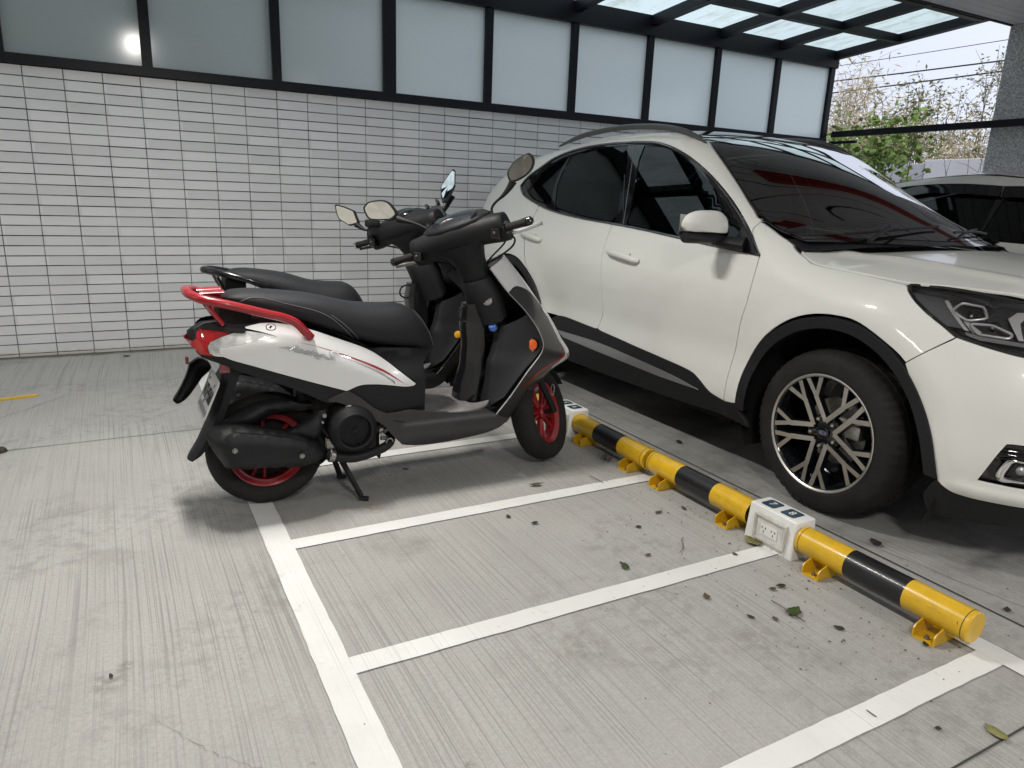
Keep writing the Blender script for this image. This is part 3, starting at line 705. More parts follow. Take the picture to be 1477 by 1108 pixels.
car = thing('parked_car', 'white crossover car with tinted windows and black wheel arches parked beside the striped wheel stops', 'car', (CX, (AX_F + AX_R) / 2, 0))
NEAR = sidef(1)
for sg in (1, -1):
    near = sg == 1; SF = sidef(sg); st = .028 if near else .07
    # fender
    arch = [p for p in ARCH if p[1] > .44]
    o = curve2([[(-3.716, .352), (-3.719, .496), (-3.755, .725), (-3.785, .832), (-3.793, .942), (-3.782, 1.034)],
                [(-3.782, 1.036), (-3.72, 1.092), (-3.668, 1.137), (-3.660, 1.176)],
                [(-3.66, 1.176), (-3.77, 1.134), (-3.86, 1.097), (-3.885, 1.084)],
                [(-3.892, 1.079), (-3.925, 1.062), (-3.974, 1.043), (-4.043, 1.019), (-4.207, 1.006), (-4.334, .996), (-4.448, .984)],
                [(-4.449, .981), (-4.471, .963), (-4.511, .935), (-4.567, .899), (-4.632, .863), (-4.680, .834)],
                [(-4.680, .834), (-4.620, .784), (-4.556, .728)],
                [(-4.553, .725), (-4.50, .765), (-4.362, .835), (-4.25, .848), (-4.135, .834), (-4.03, .794), (-3.93, .722), (-3.858, .635), (-3.812, .540), (-3.79, .436), (-3.786, .352)]])
    panel('fender', o, SF, M['paint_white'], car, st, .012)
    # doors
    o = curve2([[(-2.640, .508), (-2.672, .60), (-2.672, .66), (-2.657, .80), (-2.637, .96), (-2.612, 1.112)],
                [(-2.612, 1.112), (-2.926, 1.094), (-3.245, 1.069), (-3.523, 1.048), (-3.774, 1.032)],
                [(-3.774, 1.032), (-3.787, .942), (-3.779, .832), (-3.749, .725), (-3.713, .496), (-3.710, .352)],
                [(-3.708, .349), (-3.612, .366), (-3.527, .412), (-3.453, .437), (-3.247, .456), (-3.003, .473), (-2.825, .488), (-2.640, .503)]])
    panel('front_door', o, SF, M['paint_white'], car, st, .012)
    o = curve2([[(-2.634, .508), (-2.665, .60), (-2.665, .66), (-2.650, .80), (-2.630, .96), (-2.605, 1.112)],
                [(-2.605, 1.112), (-2.248, 1.131), (-1.880, 1.165), (-1.70, 1.193)],
                [(-1.70, 1.193), (-1.68, 1.02), (-1.74, .88), (-1.80, .77)],
                [(-1.80, .77), (-1.90, .69), (-1.97, .58), (-2.02, .515)],
                [(-2.02, .515), (-2.206, .514), (-2.427, .511), (-2.634, .504)]])
    panel('rear_door', o, SF, M['paint_white'], car, st, .012)
    # rear quarter and the roof frame in one pressing, window opening cut out
    o = curve2([[(-1.694, 1.19), (-1.674, 1.02), (-1.734, .88), (-1.794, .775)],
                [(-1.794, .775), (-1.67, .836), (-1.53, .856), (-1.38, .836), (-1.23, .765), (-1.11, .625), (-1.05, .46)],
                [(-1.05, .46), (-.55, .46)], [(-.55, .46), (-.55, 1.30)],
                [(-.55, 1.30), (-.60, 1.297), (-.9, 1.437), (-1.22, 1.527), (-1.68, 1.602), (-2.04, 1.642), (-2.39, 1.652), (-2.6, 1.647), (-2.8, 1.629), (-2.95, 1.600), (-3.08, 1.549), (-3.26, 1.434), (-3.47, 1.292), (-3.62, 1.196)],
                [(-3.62, 1.196), (-3.652, 1.180), (-3.660, 1.140), (-3.716, 1.094), (-3.768, 1.050)],
                [(-3.768, 1.050)] + [(u, z + .008) for u, z in WIN_TOP[::-1][1:]] + [(-1.322, 1.329)],
                [(-1.322, 1.329), (-1.40, 1.267), (-1.579, 1.219), (-1.690, 1.20)]])
    panel('body_side', o, SF, M['paint_white'], car, st, .012)
    # black cladding along the sill and round both arches
    sill = curve2([[(-3.80, .345), (-3.76, .356), (-3.708, .353), (-3.612, .369), (-3.527, .414), (-3.453, .440), (-3.247, .458), (-3.003, .475), (-2.825, .489), (-2.427, .513), (-2.206, .516), (-2.10, .47)],
                   [(-2.10, .47), (-2.03, .44), (-2.0, .36)], [(-2.0, .36), (-2.0, .25)],
                   [(-2.0, .25), (-2.5, .245), (-3.0, .252), (-3.4, .262), (-3.72, .278), (-3.86, .262)], [(-3.86, .262), (-3.835, .345)]])
    cl = panel('sill_cladding', sill, lambda u, z, off=0., SF=SF: SF(u, z, off + .006), M['black_plastic'], car, st, .03)
    if near:
        sv = curve2([[(-2.205, .424), (-2.652, .430), (-3.018, .411), (-3.336, .389), (-3.541, .3625)], [(-3.541, .3615), (-3.338, .360), (-3.187, .361), (-2.640, .378), (-2.256, .392)]])
        panel('silver_strip', sv, lambda u, z, off=0., SF=SF: SF(u, z, off + .012), M['silver'], cl, .03, .01)
    for nm, A, cx in (('front', ARCH, AX_F), ('rear', REARCH, AX_R)):
        outer = A; k = .905 if nm == 'front' else .90
        inner = [(cx + (u - cx) * k, AZ + (z - AZ) * k if z > AZ else z) for u, z in A]
        o = curve2([outer, inner[::-1] + [outer[0]]]) if False else [(p.x, p.y) for p in catmull([(a, b, 0) for a, b in outer], 5)] + [(p.x, p.y) for p in catmull([(a, b, 0) for a, b in inner[::-1]], 5)]
        panel('arch_trim', o, lambda u, z, off=0., SF=SF: SF(u, z, off + .010), M['black_plastic'], car, st, .045)
        g = G(); x0 = CX - sg * .90; x1 = CX - sg * .55
        g.lathe([(.475, 0), (.475, x1 - x0), (.001, x1 - x0)], (x0, cx, AZ + .01), (1, 0, 0), 40, a0=-2.0, a1=2.0)
        g.obj('wheel_well', M['dark'], car)
    # windows: glass panes, black pillars, bright surround
    S2 = lambda u, z, off=0., SF=SF: SF(u, z, off - .008)
    gp = curve2([[(-1.448, 1.290), (-1.546, 1.421), (-1.67, 1.485), (-1.800, 1.524)], [(-1.805, 1.524), (-1.775, 1.37), (-1.838, 1.210)], [(-1.838, 1.210), (-1.657, 1.230), (-1.52, 1.262)]])
    panel('quarter_window', gp, S2, M['glass_dark'], car, .05, 0)
    gp = curve2([[(-1.816, 1.345), (-1.822, 1.45), (-1.845, 1.528)], [(-1.845, 1.528), (-1.98, 1.554), (-2.135, 1.566), (-2.30, 1.572), (-2.430, 1.571)], [(-2.430, 1.571), (-2.508, 1.443), (-2.58, 1.28), (-2.622, 1.131)], [(-2.622, 1.131), (-2.235, 1.154), (-1.867, 1.199)]])
    panel('rear_window', gp, S2, M['glass_dark'], car, .05, 0)
    gp = curve2([[(-2.600, 1.562), (-2.70, 1.556), (-2.785, 1.545), (-2.88, 1.520), (-2.981, 1.484), (-3.083, 1.442), (-3.185, 1.391), (-3.31, 1.325), (-3.438, 1.249), (-3.562, 1.166), (-3.724, 1.053)], [(-3.724, 1.053), (-3.50, 1.065), (-3.240, 1.084), (-3.0, 1.105), (-2.739, 1.126)], [(-2.739, 1.126), (-2.72, 1.20), (-2.659, 1.35), (-2.60, 1.50)]])
    panel('front_window', gp, S2, M['glass_dark'], car, .05, 0)
    fr = [(p.x, p.y) for p in catmull([(a, b, 0) for a, b in WIN_TOP], 4)] + [(p.x, p.y) for p in catmull([(a, b, 0) for a, b in BELT], 4)][1:-1]
    def grow(poly, d):
        c = (sum(p[0] for p in poly) / len(poly), sum(p[1] for p in poly) / len(poly)); out = []
        n = len(poly)
        for i in range(n):
            x0, y0 = poly[i - 1]; x1, y1 = poly[(i + 1) % n]; L = hypot(x1 - x0, y1 - y0) or 1; out.append((poly[i][0] - (y1 - y0) / L * d, poly[i][1] + (x1 - x0) / L * d))
        return out
    gq = curve2([[(-1.44, 1.292), (-1.546, 1.427), (-1.67, 1.491), (-1.804, 1.530)], [(-1.808, 1.530), (-1.782, 1.37), (-1.844, 1.206)], [(-1.838, 1.204), (-1.657, 1.224), (-1.52, 1.256)]])
    gr = curve2([[(-1.812, 1.345), (-1.818, 1.45), (-1.838, 1.530)], [(-1.838, 1.532), (-1.98, 1.558), (-2.135, 1.570), (-2.30, 1.576), (-2.434, 1.575)], [(-2.436, 1.571), (-2.514, 1.443), (-2.586, 1.28), (-2.628, 1.126)], [(-2.622, 1.126), (-2.235, 1.149), (-1.867, 1.193)]])
    gf = curve2([[(-2.596, 1.566), (-2.70, 1.560), (-2.785, 1.549), (-2.88, 1.524), (-2.981, 1.488), (-3.083, 1.446), (-3.185, 1.395), (-3.31, 1.329), (-3.438, 1.253), (-3.562, 1.170), (-3.73, 1.049)], [(-3.73, 1.049), (-3.50, 1.060), (-3.240, 1.079), (-3.0, 1.100), (-2.735, 1.121)], [(-2.733, 1.121), (-2.714, 1.20), (-2.653, 1.35), (-2.594, 1.50)]])
    panel('window_surround', fr, lambda u, z, off=0., SF=SF: SF(u, z, off - .002), M['piano'], car, .03 if near else .08, .006, holes=(gq, gr, gf))
    if near:
        strip_tube('chrome_trim', WIN_TOP, SF, .0065, M['dark_chrome'], car, .002, 6, 4)
        strip_tube('chrome_trim', BELT, SF, .0065, M['dark_chrome'], car, .003, 6, 4)
        strip_tube('pillar_seam', [(-2.498, 1.580), (-2.716, 1.118)], SF, .0018, M['silver'], car, .0, 6, 4)
        strip_tube('pillar_seam', [(-2.53, 1.40), (-2.716, 1.118)], SF, .0022, M['dark_chrome'], car, .002, 6, 4)
    # headlight
    hl = panel('headlight', curve2([HL[:7], HL[6:9], HL[8:13], HL[12:] + [HL[0]]]), lambda u, z, off=0., SF=SF: SF(u, z, off - .004), M['lens'], car, .03, 0)
    hin = [(-4.74 + (u + 4.74) * .985, .90 + (z - .90) * .96) for u, z in HL]
    panel('lamp_housing', HL, lambda u, z, off=0., SF=SF: SF(u, z, off - .045), mat('lamp housing', (.030, .030, .034), .25, coat=.4) if near else M['piano'], hl, .04, 0)
    if near:
        g = G()
        c = [NEAR(u, z, -.004) for u, z in HL] + [NEAR(HL[0][0], HL[0][1], -.004)]
        g.tube(c, .006, 6); g.obj('lamp_edge', M['piano'], hl)
        D = mat('lamp parking reflector', (.20, .20, .22), .30, metal=.5, coat=.5)
        H = lambda off0: (lambda u, z, off=0.: NEAR(u, z, off + off0))
        panel('side_reflector', [(-4.476, .963), (-4.574, .951), (-4.691, .863), (-4.625, .866), (-4.565, .898)], H(-.020), D, hl, .03, .01)
        ch = mat('lamp chrome', (.90, .90, .92), .25, metal=.45, coat=.5)
        panel('reflector', [(-4.586, .946), (-4.594, .949), (-4.708, .858), (-4.694, .860)], H(-.014), ch, hl, .03, .012)
        for fr_ in ([(-4.627, .915), (-4.640, .943), (-4.712, .937), (-4.745, .903), (-4.690, .890)], [(-4.700, .882), (-4.775, .884), (-4.850, .862), (-4.842, .848), (-4.738, .851)]):
            c_ = resample3([NEAR(u, z, -.016) for u, z in fr_], .010); G().tube(c_ + c_[:2], .0052, 8).obj('reflector', ch, hl, angle=60)
        panel('reflector', [(-4.632, .920), (-4.655, .905), (-4.745, .856), (-4.72, .851)], H(-.026), ch, hl, .03, .012)
        panel('reflector', [(-4.813, .909), (-4.836, .930), (-4.874, .932), (-4.882, .911), (-4.866, .899), (-4.899, .847), (-4.879, .847), (-4.838, .885)], H(-.012), ch, hl, .03, .012)
        panel('light_bar', [(-4.700, .855), (-4.755, .846), (-4.900, .841), (-4.99, .836), (-4.99, .822), (-4.902, .829), (-4.755, .834), (-4.708, .845)], H(-.008), mat('light guide', (.35, .35, .38), .15, metal=.5, coat=1), hl, .03, .012)
        for (u, z, r, dz) in ((-4.690, .905, .020, 0), (-4.775, .876, .018, 0)):
            p = NEAR(u, z, -.030); n = (NEAR(u, z, .01) - NEAR(u, z, 0)).normalized()
            G().lathe([(.0001, .006), (r * .5, .005), (r * .85, .002), (r, -.004), (r, -.02)], p, n, 20).obj('projector', M['piano'], hl)
            G().lathe([(.0001, .013), (.004, .010), (.005, .004)], p, n, 10).obj('projector', ch, hl)
        # seams the lamp leaves in the nose
# windscreen, roof
tt = [(-.975, -3.06), (-.975, -3.5), (-.975, -3.87), (0, -3.93), (.975, -3.87), (.975, -3.5), (.975, -3.06), (0, -2.985)]
panel('windshield', curve2([[(.982, -3.04), (.982, -3.45), (.982, -3.87)], [(.982, -3.87), (.5, -3.90), (0, -3.92), (-.5, -3.90), (-.982, -3.87)], [(-.982, -3.87), (-.982, -3.45), (-.982, -3.04)], [(-.982, -3.04), (-.5, -3.0), (0, -2.99), (.5, -3.0), (.982, -3.04)]]), TOP, M['glass_ws'], car, .05, 0)
panel('windshield_border', curve2([[(1.0, -2.97), (1.0, -3.45), (1.0, -3.90)], [(1.0, -3.90), (.5, -3.94), (0, -3.96), (-.5, -3.94), (-1., -3.90)], [(-1., -3.90), (-1., -3.45), (-1., -2.97)], [(-1., -2.97), (-.5, -2.93), (0, -2.92), (.5, -2.93), (1., -2.97)]]), lambda u, v, off=0.: TOP(u, v, off - .002), M['piano'], car, .04, 0,
      holes=(curve2([[(.945, -3.09), (.945, -3.45), (.945, -3.80)], [(.93, -3.82), (.5, -3.845), (0, -3.86), (-.5, -3.845), (-.93, -3.82)], [(-.945, -3.80), (-.945, -3.45), (-.945, -3.09)], [(-.93, -3.07), (-.5, -3.035), (0, -3.025), (.5, -3.035), (.93, -3.07)]]),))
panel('glass_roof', curve2([[(.93, -2.955), (.93, -2.4), (.93, -1.5)], [(.93, -1.5), (0, -1.5)], [(-.93, -1.5), (-.93, -2.4), (-.93, -2.955)], [(-.93, -2.955), (-.5, -2.915), (0, -2.905), (.5, -2.915), (.93, -2.955)]]), lambda u, v, off=0.: TOP(u, v, off + .001), M['piano'], car, .05, .006)
panel('roof', curve2([[(1.0, -3.0), (1.0, -2.0), (1.0, -.57)], [(1.0, -.57), (-1., -.57)], [(-1., -.57), (-1., -2.), (-1., -3.0)], [(-1., -3.0), (0, -2.97)]]), lambda u, v, off=0.: TOP(u, v, off - .005), M['paint_white'], car, .06, 0)
for sg in (1, -1):
    pts = [(-1.56, 1.608), (-1.72, 1.640), (-1.92, 1.668), (-2.28, 1.686), (-2.6, 1.673), (-2.8, 1.646), (-2.95, 1.605), (-3.05, 1.555)]
    c = catmull([(CX - sg * (.602 - .02 * abs(y + 2.3) ** 2), y, z) for y, z in pts], 5)
    n = len(c); G().tube(c, [(.017 * min(1, .35 + 3. * min(i, n - 1 - i) / n), .014 * min(1, .5 + 3. * min(i, n - 1 - i) / n)) for i in range(n)], 12, flat=(0, 0, 1)).obj('roof_rail', M['rail_grey'], car, angle=60)
# hood, cowl, wipers
def hedge():
    R = [(.775, -3.905), (.806, -3.93), (.826, -3.974), (.838, -4.043), (.838, -4.207), (.834, -4.334), (.824, -4.446)]
    Fq = [(.80, -4.485), (.745, -4.605), (.70, -4.71), (.62, -4.83), (.50, -4.915), (.25, -4.965), (0, -4.975)]
    B = [(0, -4.10), (.25, -4.085), (.50, -4.03), (.70, -3.95)]
    right = [R, R[-1:] + Fq]
    o = curve2([B + [R[0]], R, R[-1:] + Fq])
    o.append(Fq[-1]); o = o[0:]
    mir = [(-w, y) for w, y in o[::-1] if abs(w) > 1e-6]
    return o + mir
panel('hood', hedge(), HOOD, M['paint_white'], car, .035, .012)
G().loft([[Vector((CX - w, y, z)) for w, y, z in ((.79, y0 + .035, 1.112), (.5, y0 - .085, 1.122), (0, y0 - .155, 1.126), (-.5, y0 - .085, 1.122), (-.79, y0 + .035, 1.112))] for y0 in (-3.85,)] + [[Vector((CX - w, y, z)) for w, y, z in ((.79, -3.93, 1.062), (.5, -4.06, 1.095), (0, -4.13, 1.105), (-.5, -4.06, 1.095), (-.79, -3.93, 1.062))]], cap=False, closed=False).obj('cowl', M['black_plastic'], car, False)
for w0, w1, bl in ((.56, -.02, 0), (-.06, -.62, 0)):
    a = TOP(w0 / .74, -3.885, .022); b = TOP((w0 + w1) / 2 / .74, -3.86, .018); c = TOP(w1 / .74, -3.835, .016)
    wp = G().tube(catmull([a, b, c], 6), (.006), 8).obj('wiper', M['black_plastic'], car)
    p0 = Vector((CX - w0 + .02, -4.05, 1.12)); G().tube(catmull([p0, (p0 + b) / 2 + Vector((0, 0, .02)), b + Vector((0, 0, .012))], 6), [.011, .010, .009, .009, .009, .008, .008, .008, .007, .006, .006, .006, .005][:13], 8).obj('wiper_arm', M['black_plastic'], wp)
# bumper (whole nose in one skin) with fog recess
UC = _pl[-1][0] + .002
half = [[(-4.553, .719), (-4.620, .778), (-4.684, .829)], [(-4.686, .833), (-4.735, .823), (-4.828, .807), (-4.908, .798), (-5.02, .792), (-5.18, .80)],
        [(-5.18, .80), (-5.30, .62)], [(-5.30, .62), (UC, .60)], [(UC, .60), (UC, .307)],
        [(UC, .307), (-5.4, .307), (-5.001, .307), (-4.907, .306), (-4.847, .305), (-4.79, .310), (-4.745, .330)], [(-4.742, .335), (-4.737, .343), (-4.693, .485), (-4.634, .596), (-4.565, .690)]]
fogh = curve2([[(-4.851, .369), (-4.872, .424), (-4.892, .476), (-4.908, .511)], [(-4.908, .511), (-4.928, .521), (-5.06, .523)], [(-5.06, .523), (-5.10, .45), (-5.10, .365)], [(-5.10, .365), (-4.851, .369)]])
for sg in (1, -1):
    SF = sidef(sg)
    bp = panel('bumper', curve2(half), SF, M['paint_white'], car, .028 if sg == 1 else .06, .02, holes=(fogh,))
    panel('bumper_lip', curve2([[(-4.738, .345), (-4.748, .325), (-4.80, .305), (-4.907, .301), (-5.16, .301), (UC, .301)], [(UC, .30), (UC, .215)], [(UC, .215), (-5.16, .215), (-4.95, .205), (-4.80, .19), (-4.706, .186)], [(-4.706, .186), (-4.690, .26), (-4.735, .345)]]), lambda u, z, off=0., SF=SF: SF(u, z, off - .004), M['black_plastic'], bp, .04, .03)
    panel('fog_recess', curve2([[(-4.83, .35), (-4.90, .54)], [(-4.90, .54), (-5.14, .545)], [(-5.14, .545), (-5.14, .35)], [(-5.14, .35), (-4.83, .35)]]), lambda u, z, off=0., SF=SF: SF(u, z, off - .035 - .010 * sin((z - .35) * 95) * ss(.44, .47, z)), M['piano'], bp, .02, 0)
    if sg == 1:
        fl = panel('fog_lamp', [(-4.930, .405), (-5.03, .402), (-5.03, .452), (-4.95, .450)], lambda u, z, off=0.: NEAR(u, z, off - .024), M['lens_smoke'], car, .03, .01)
        g = G(); o2 = catmull([(-5.04, .462, 0), (-4.973, .462, 0), (-4.937, .460, 0), (-4.921, .432, 0), (-4.913, .402, 0), (-4.921, .392, 0), (-4.951, .391, 0), (-5.04, .391, 0)], 5)
        g.tube([NEAR(p.x, p.y, -.012) for p in o2], [(.004 + .008 * ss(-4.96, -4.91, p.x), .005) for p in o2], 10); g.obj('chrome_surround', M['chrome'], car)
        p = NEAR(-4.972, .428, -.02); n = (NEAR(-4.972, .428, .01) - NEAR(-4.972, .428, 0)).normalized()
        G().lathe([(.0001, .004), (.010, .002), (.016, -.004)], p, n, 20).obj('bulb_glass', M['silver'], car)
# grille block, rear end, floor pan: closes the body from every side
for sg in (1, -1):
    gr_ = panel('grille', curve2([[(-5.10, .90), (-5.10, .74)], [(-5.10, .74), (-5.28, .585)], [(-5.28, .585), (UC, .575)], [(UC, .575), (UC, .93)], [(UC, .93), (-5.10, .93)]]), lambda u, z, off=0., SF=sidef(sg): SF(u, z, off - .018 - .012 * (abs(((z * 22) % 1) - .5) > .3)), M['piano'], car, .012 if sg == 1 else .03, .02)
    strip_tube('grille_trim', [(-5.17, .795), (-5.295, .61), (-5.5, .592), (UC, .592)], sidef(sg), .007, M['chrome'], car, .002, 8, 5)
oc = Vector((CX, -5.165, .78)); el_ = [oc + Vector((.075 * cos(t * pi / 16), 0, .032 * sin(t * pi / 16))) for t in range(32)]
G().tube(el_ + el_[:1], .004, 6).obj('nose_badge', M['chrome'], car); G().loft([el_, [p + Vector((0, .03, 0)) for p in el_]]).obj('nose_badge', mat('badge blue nose', (.012, .03, .12), .2, coat=1), car, False)
g = G(); g.box((CX - .84, -3.68, .22), (CX + .84, -2.1, .34)).box((CX - .5, -5.02, .24), (CX + .5, -3.68, .85)).box((CX - .5, -2.1, .24), (CX + .5, -.62, .95)).box((CX - .80, -.95, .30), (CX + .80, -.62, .95)); g.obj('underbody', M['dark'], car, False)
g = G(); g.loft([[Vector((CX - sg * w, y, z)) for w, y, z in prof] for sg, prof in ((1, [(.70, -.52, .40), (.72, -.50, .75), (.70, -.55, 1.05), (.58, -.75, 1.38), (.50, -.80, 1.45)]), (-1, [(.70, -.52, .40), (.72, -.50, .75), (.70, -.55, 1.05), (.58, -.75, 1.38), (.50, -.80, 1.45)]))], cap=False, closed=False); g.obj('tailgate', M['paint_white'], car, angle=50)
# cabin: seats, dash, wheel
cab = M['cabin']; sr = mat('dark red seat', (.05, .012, .012), .7)
G().box((CX - .72, -3.95, .80), (CX + .72, -3.60, 1.06), .05).box((CX - .80, -3.6, .34), (CX + .80, -.9, .42)).obj('dashboard', cab, car)
for sg in (1, -1):
    for y, nm in ((-2.95, 'seat'), (-2.0, 'seat')):
        g = G(); x = CX - sg * .36
        g.box((x - .25, y - .45, .42), (x + .25, y + .05, .58), .05)
        q = Matrix.Translation((x, y + .08, .55)) @ Matrix.Rotation(radians(-14), 4, 'X')
        g.box((-.25, -.06, 0), (.25, .06, .62), .05, xf=q); sto = g.obj(nm, cab, car)
        G().box((-.13, -.05, .66), (.13, .05, .84), .04, xf=q).obj('headrest', sr if y < -2.5 else cab, sto)
x = CX + .36
G().lathe([(.185 + .016 * cos(a * pi / 4), .016 * sin(a * pi / 4)) for a in range(9)], (x, -3.48, 1.0), (0, .9, .43), 32).obj('steering_wheel', cab, car)
# mirror
for sg in (1,):
    C0 = Vector((CX - sg * 1.03, -3.553, 1.150))
    def msec(f0, z0, z1):
        secs = []
        for i in range(13):
            t = -1 + 2 * i / 12; k = sqrt(max(0.02, 1 - abs(t) ** (5.5 if t < 0 else 2.6))); tp = 1.04 - .34 * (t + 1) / 2
            R = []
            for a in range(20):
                th = 2 * pi * a / 20; yy = cos(th) * .058 * k * tp; zz = sin(th) * .082 * k * tp
                yy = yy if cos(th) < 0 else yy * .8
                zz = max(z0, min(z1, zz)) + (.004 * t)
                R.append(C0 + Vector((-sg * t * .128, yy, zz + (.008 * t if zz > 0 else -.0 * t))))
            secs.append(R)
        return secs
    wm = G().loft(msec(1, -.026, 1)).obj('wing_mirror', M['paint_white'], car, angle=40)
    secs = []
    for i in range(11):
        t = -1.0 + 1.85 * i / 10; k = sqrt(max(0.02, 1 - abs(min(1, t)) ** 3.2)); R = []
        for a in range(16):
            th = 2 * pi * a / 16; R.append(C0 + Vector((-sg * t * .122, cos(th) * .052 * k + .006 * 0, -.052 + sin(th) * .026 * (.75 + .25 * k))))
        secs.append(R)
    g = G().loft(secs); a0 = C0 + Vector((sg * .09, .0, -.066)); a1 = Vector((CX - sg * .865, -3.66, 1.075))
    g.tube([a0, (a0 + a1) / 2, a1], [(.026, .040), (.028, .05), (.034, .085)], 12, flat=(0, 0, 1)); g.obj('mirror_base', M['black_plastic'], wm, angle=40)
    if sg == 1:
        G().lathe([(.0001, -.012), (.010, -.010), (.011, 0), (.011, .01)], C0 + Vector((.06, -.02, -.076)), (0, 0, 1), 16).obj('camera_pod', M['piano'], wm)
    G().box(C0 + Vector((-.10, .048, -.045)), C0 + Vector((.10, .052, .05)), .002).obj('mirror_glass', M['chrome'], wm, False)
    tri = [(-3.60, 1.045), (-3.78, 1.04), (-3.70, 1.10), (-3.60, 1.165)]
    panel('mirror_sail', tri, lambda u, z, off=0., SF=sidef(sg): SF(u, z, off + .002), M['black_plastic'], car, .03, .006)
for sg in (1, -1):
    # door handles
    for hy in ((-2.69, -2.98), (-1.63, -1.915)):
        SF = sidef(sg); a, b = hy; z0 = .968 if hy[0] < -2 else 1.008
        P = [(a, z0 - .003, .004), (a - .02, z0 - .002, .026), (a - .09, z0 - .004, .040), (a - .19, z0 - .014, .040), (a - .265, z0 - .026, .028), (b, z0 - .030, .006)]
        c = catmull([SF(u, z, o_) for u, z, o_ in P], 4); n = len(c)
        hh = G().tube(c, [(.017 * (.75 + .25 * sin(pi * i / (n - 1))), .010) for i in range(n)], 14, flat=(0, 0, 1)).obj('door_handle', M['paint_white'], car, angle=60)
        if sg == 1:
            G().tube(catmull([SF(a - .06, z0 - .01, .004), SF(a - .13, z0 - .015, .004), SF(a - .20, z0 - .022, .004)], 4), [(.030, .004)] * 9, 14, flat=(0, 0, 1)).obj('handle_cup', M['paint_white'], hh, angle=60)

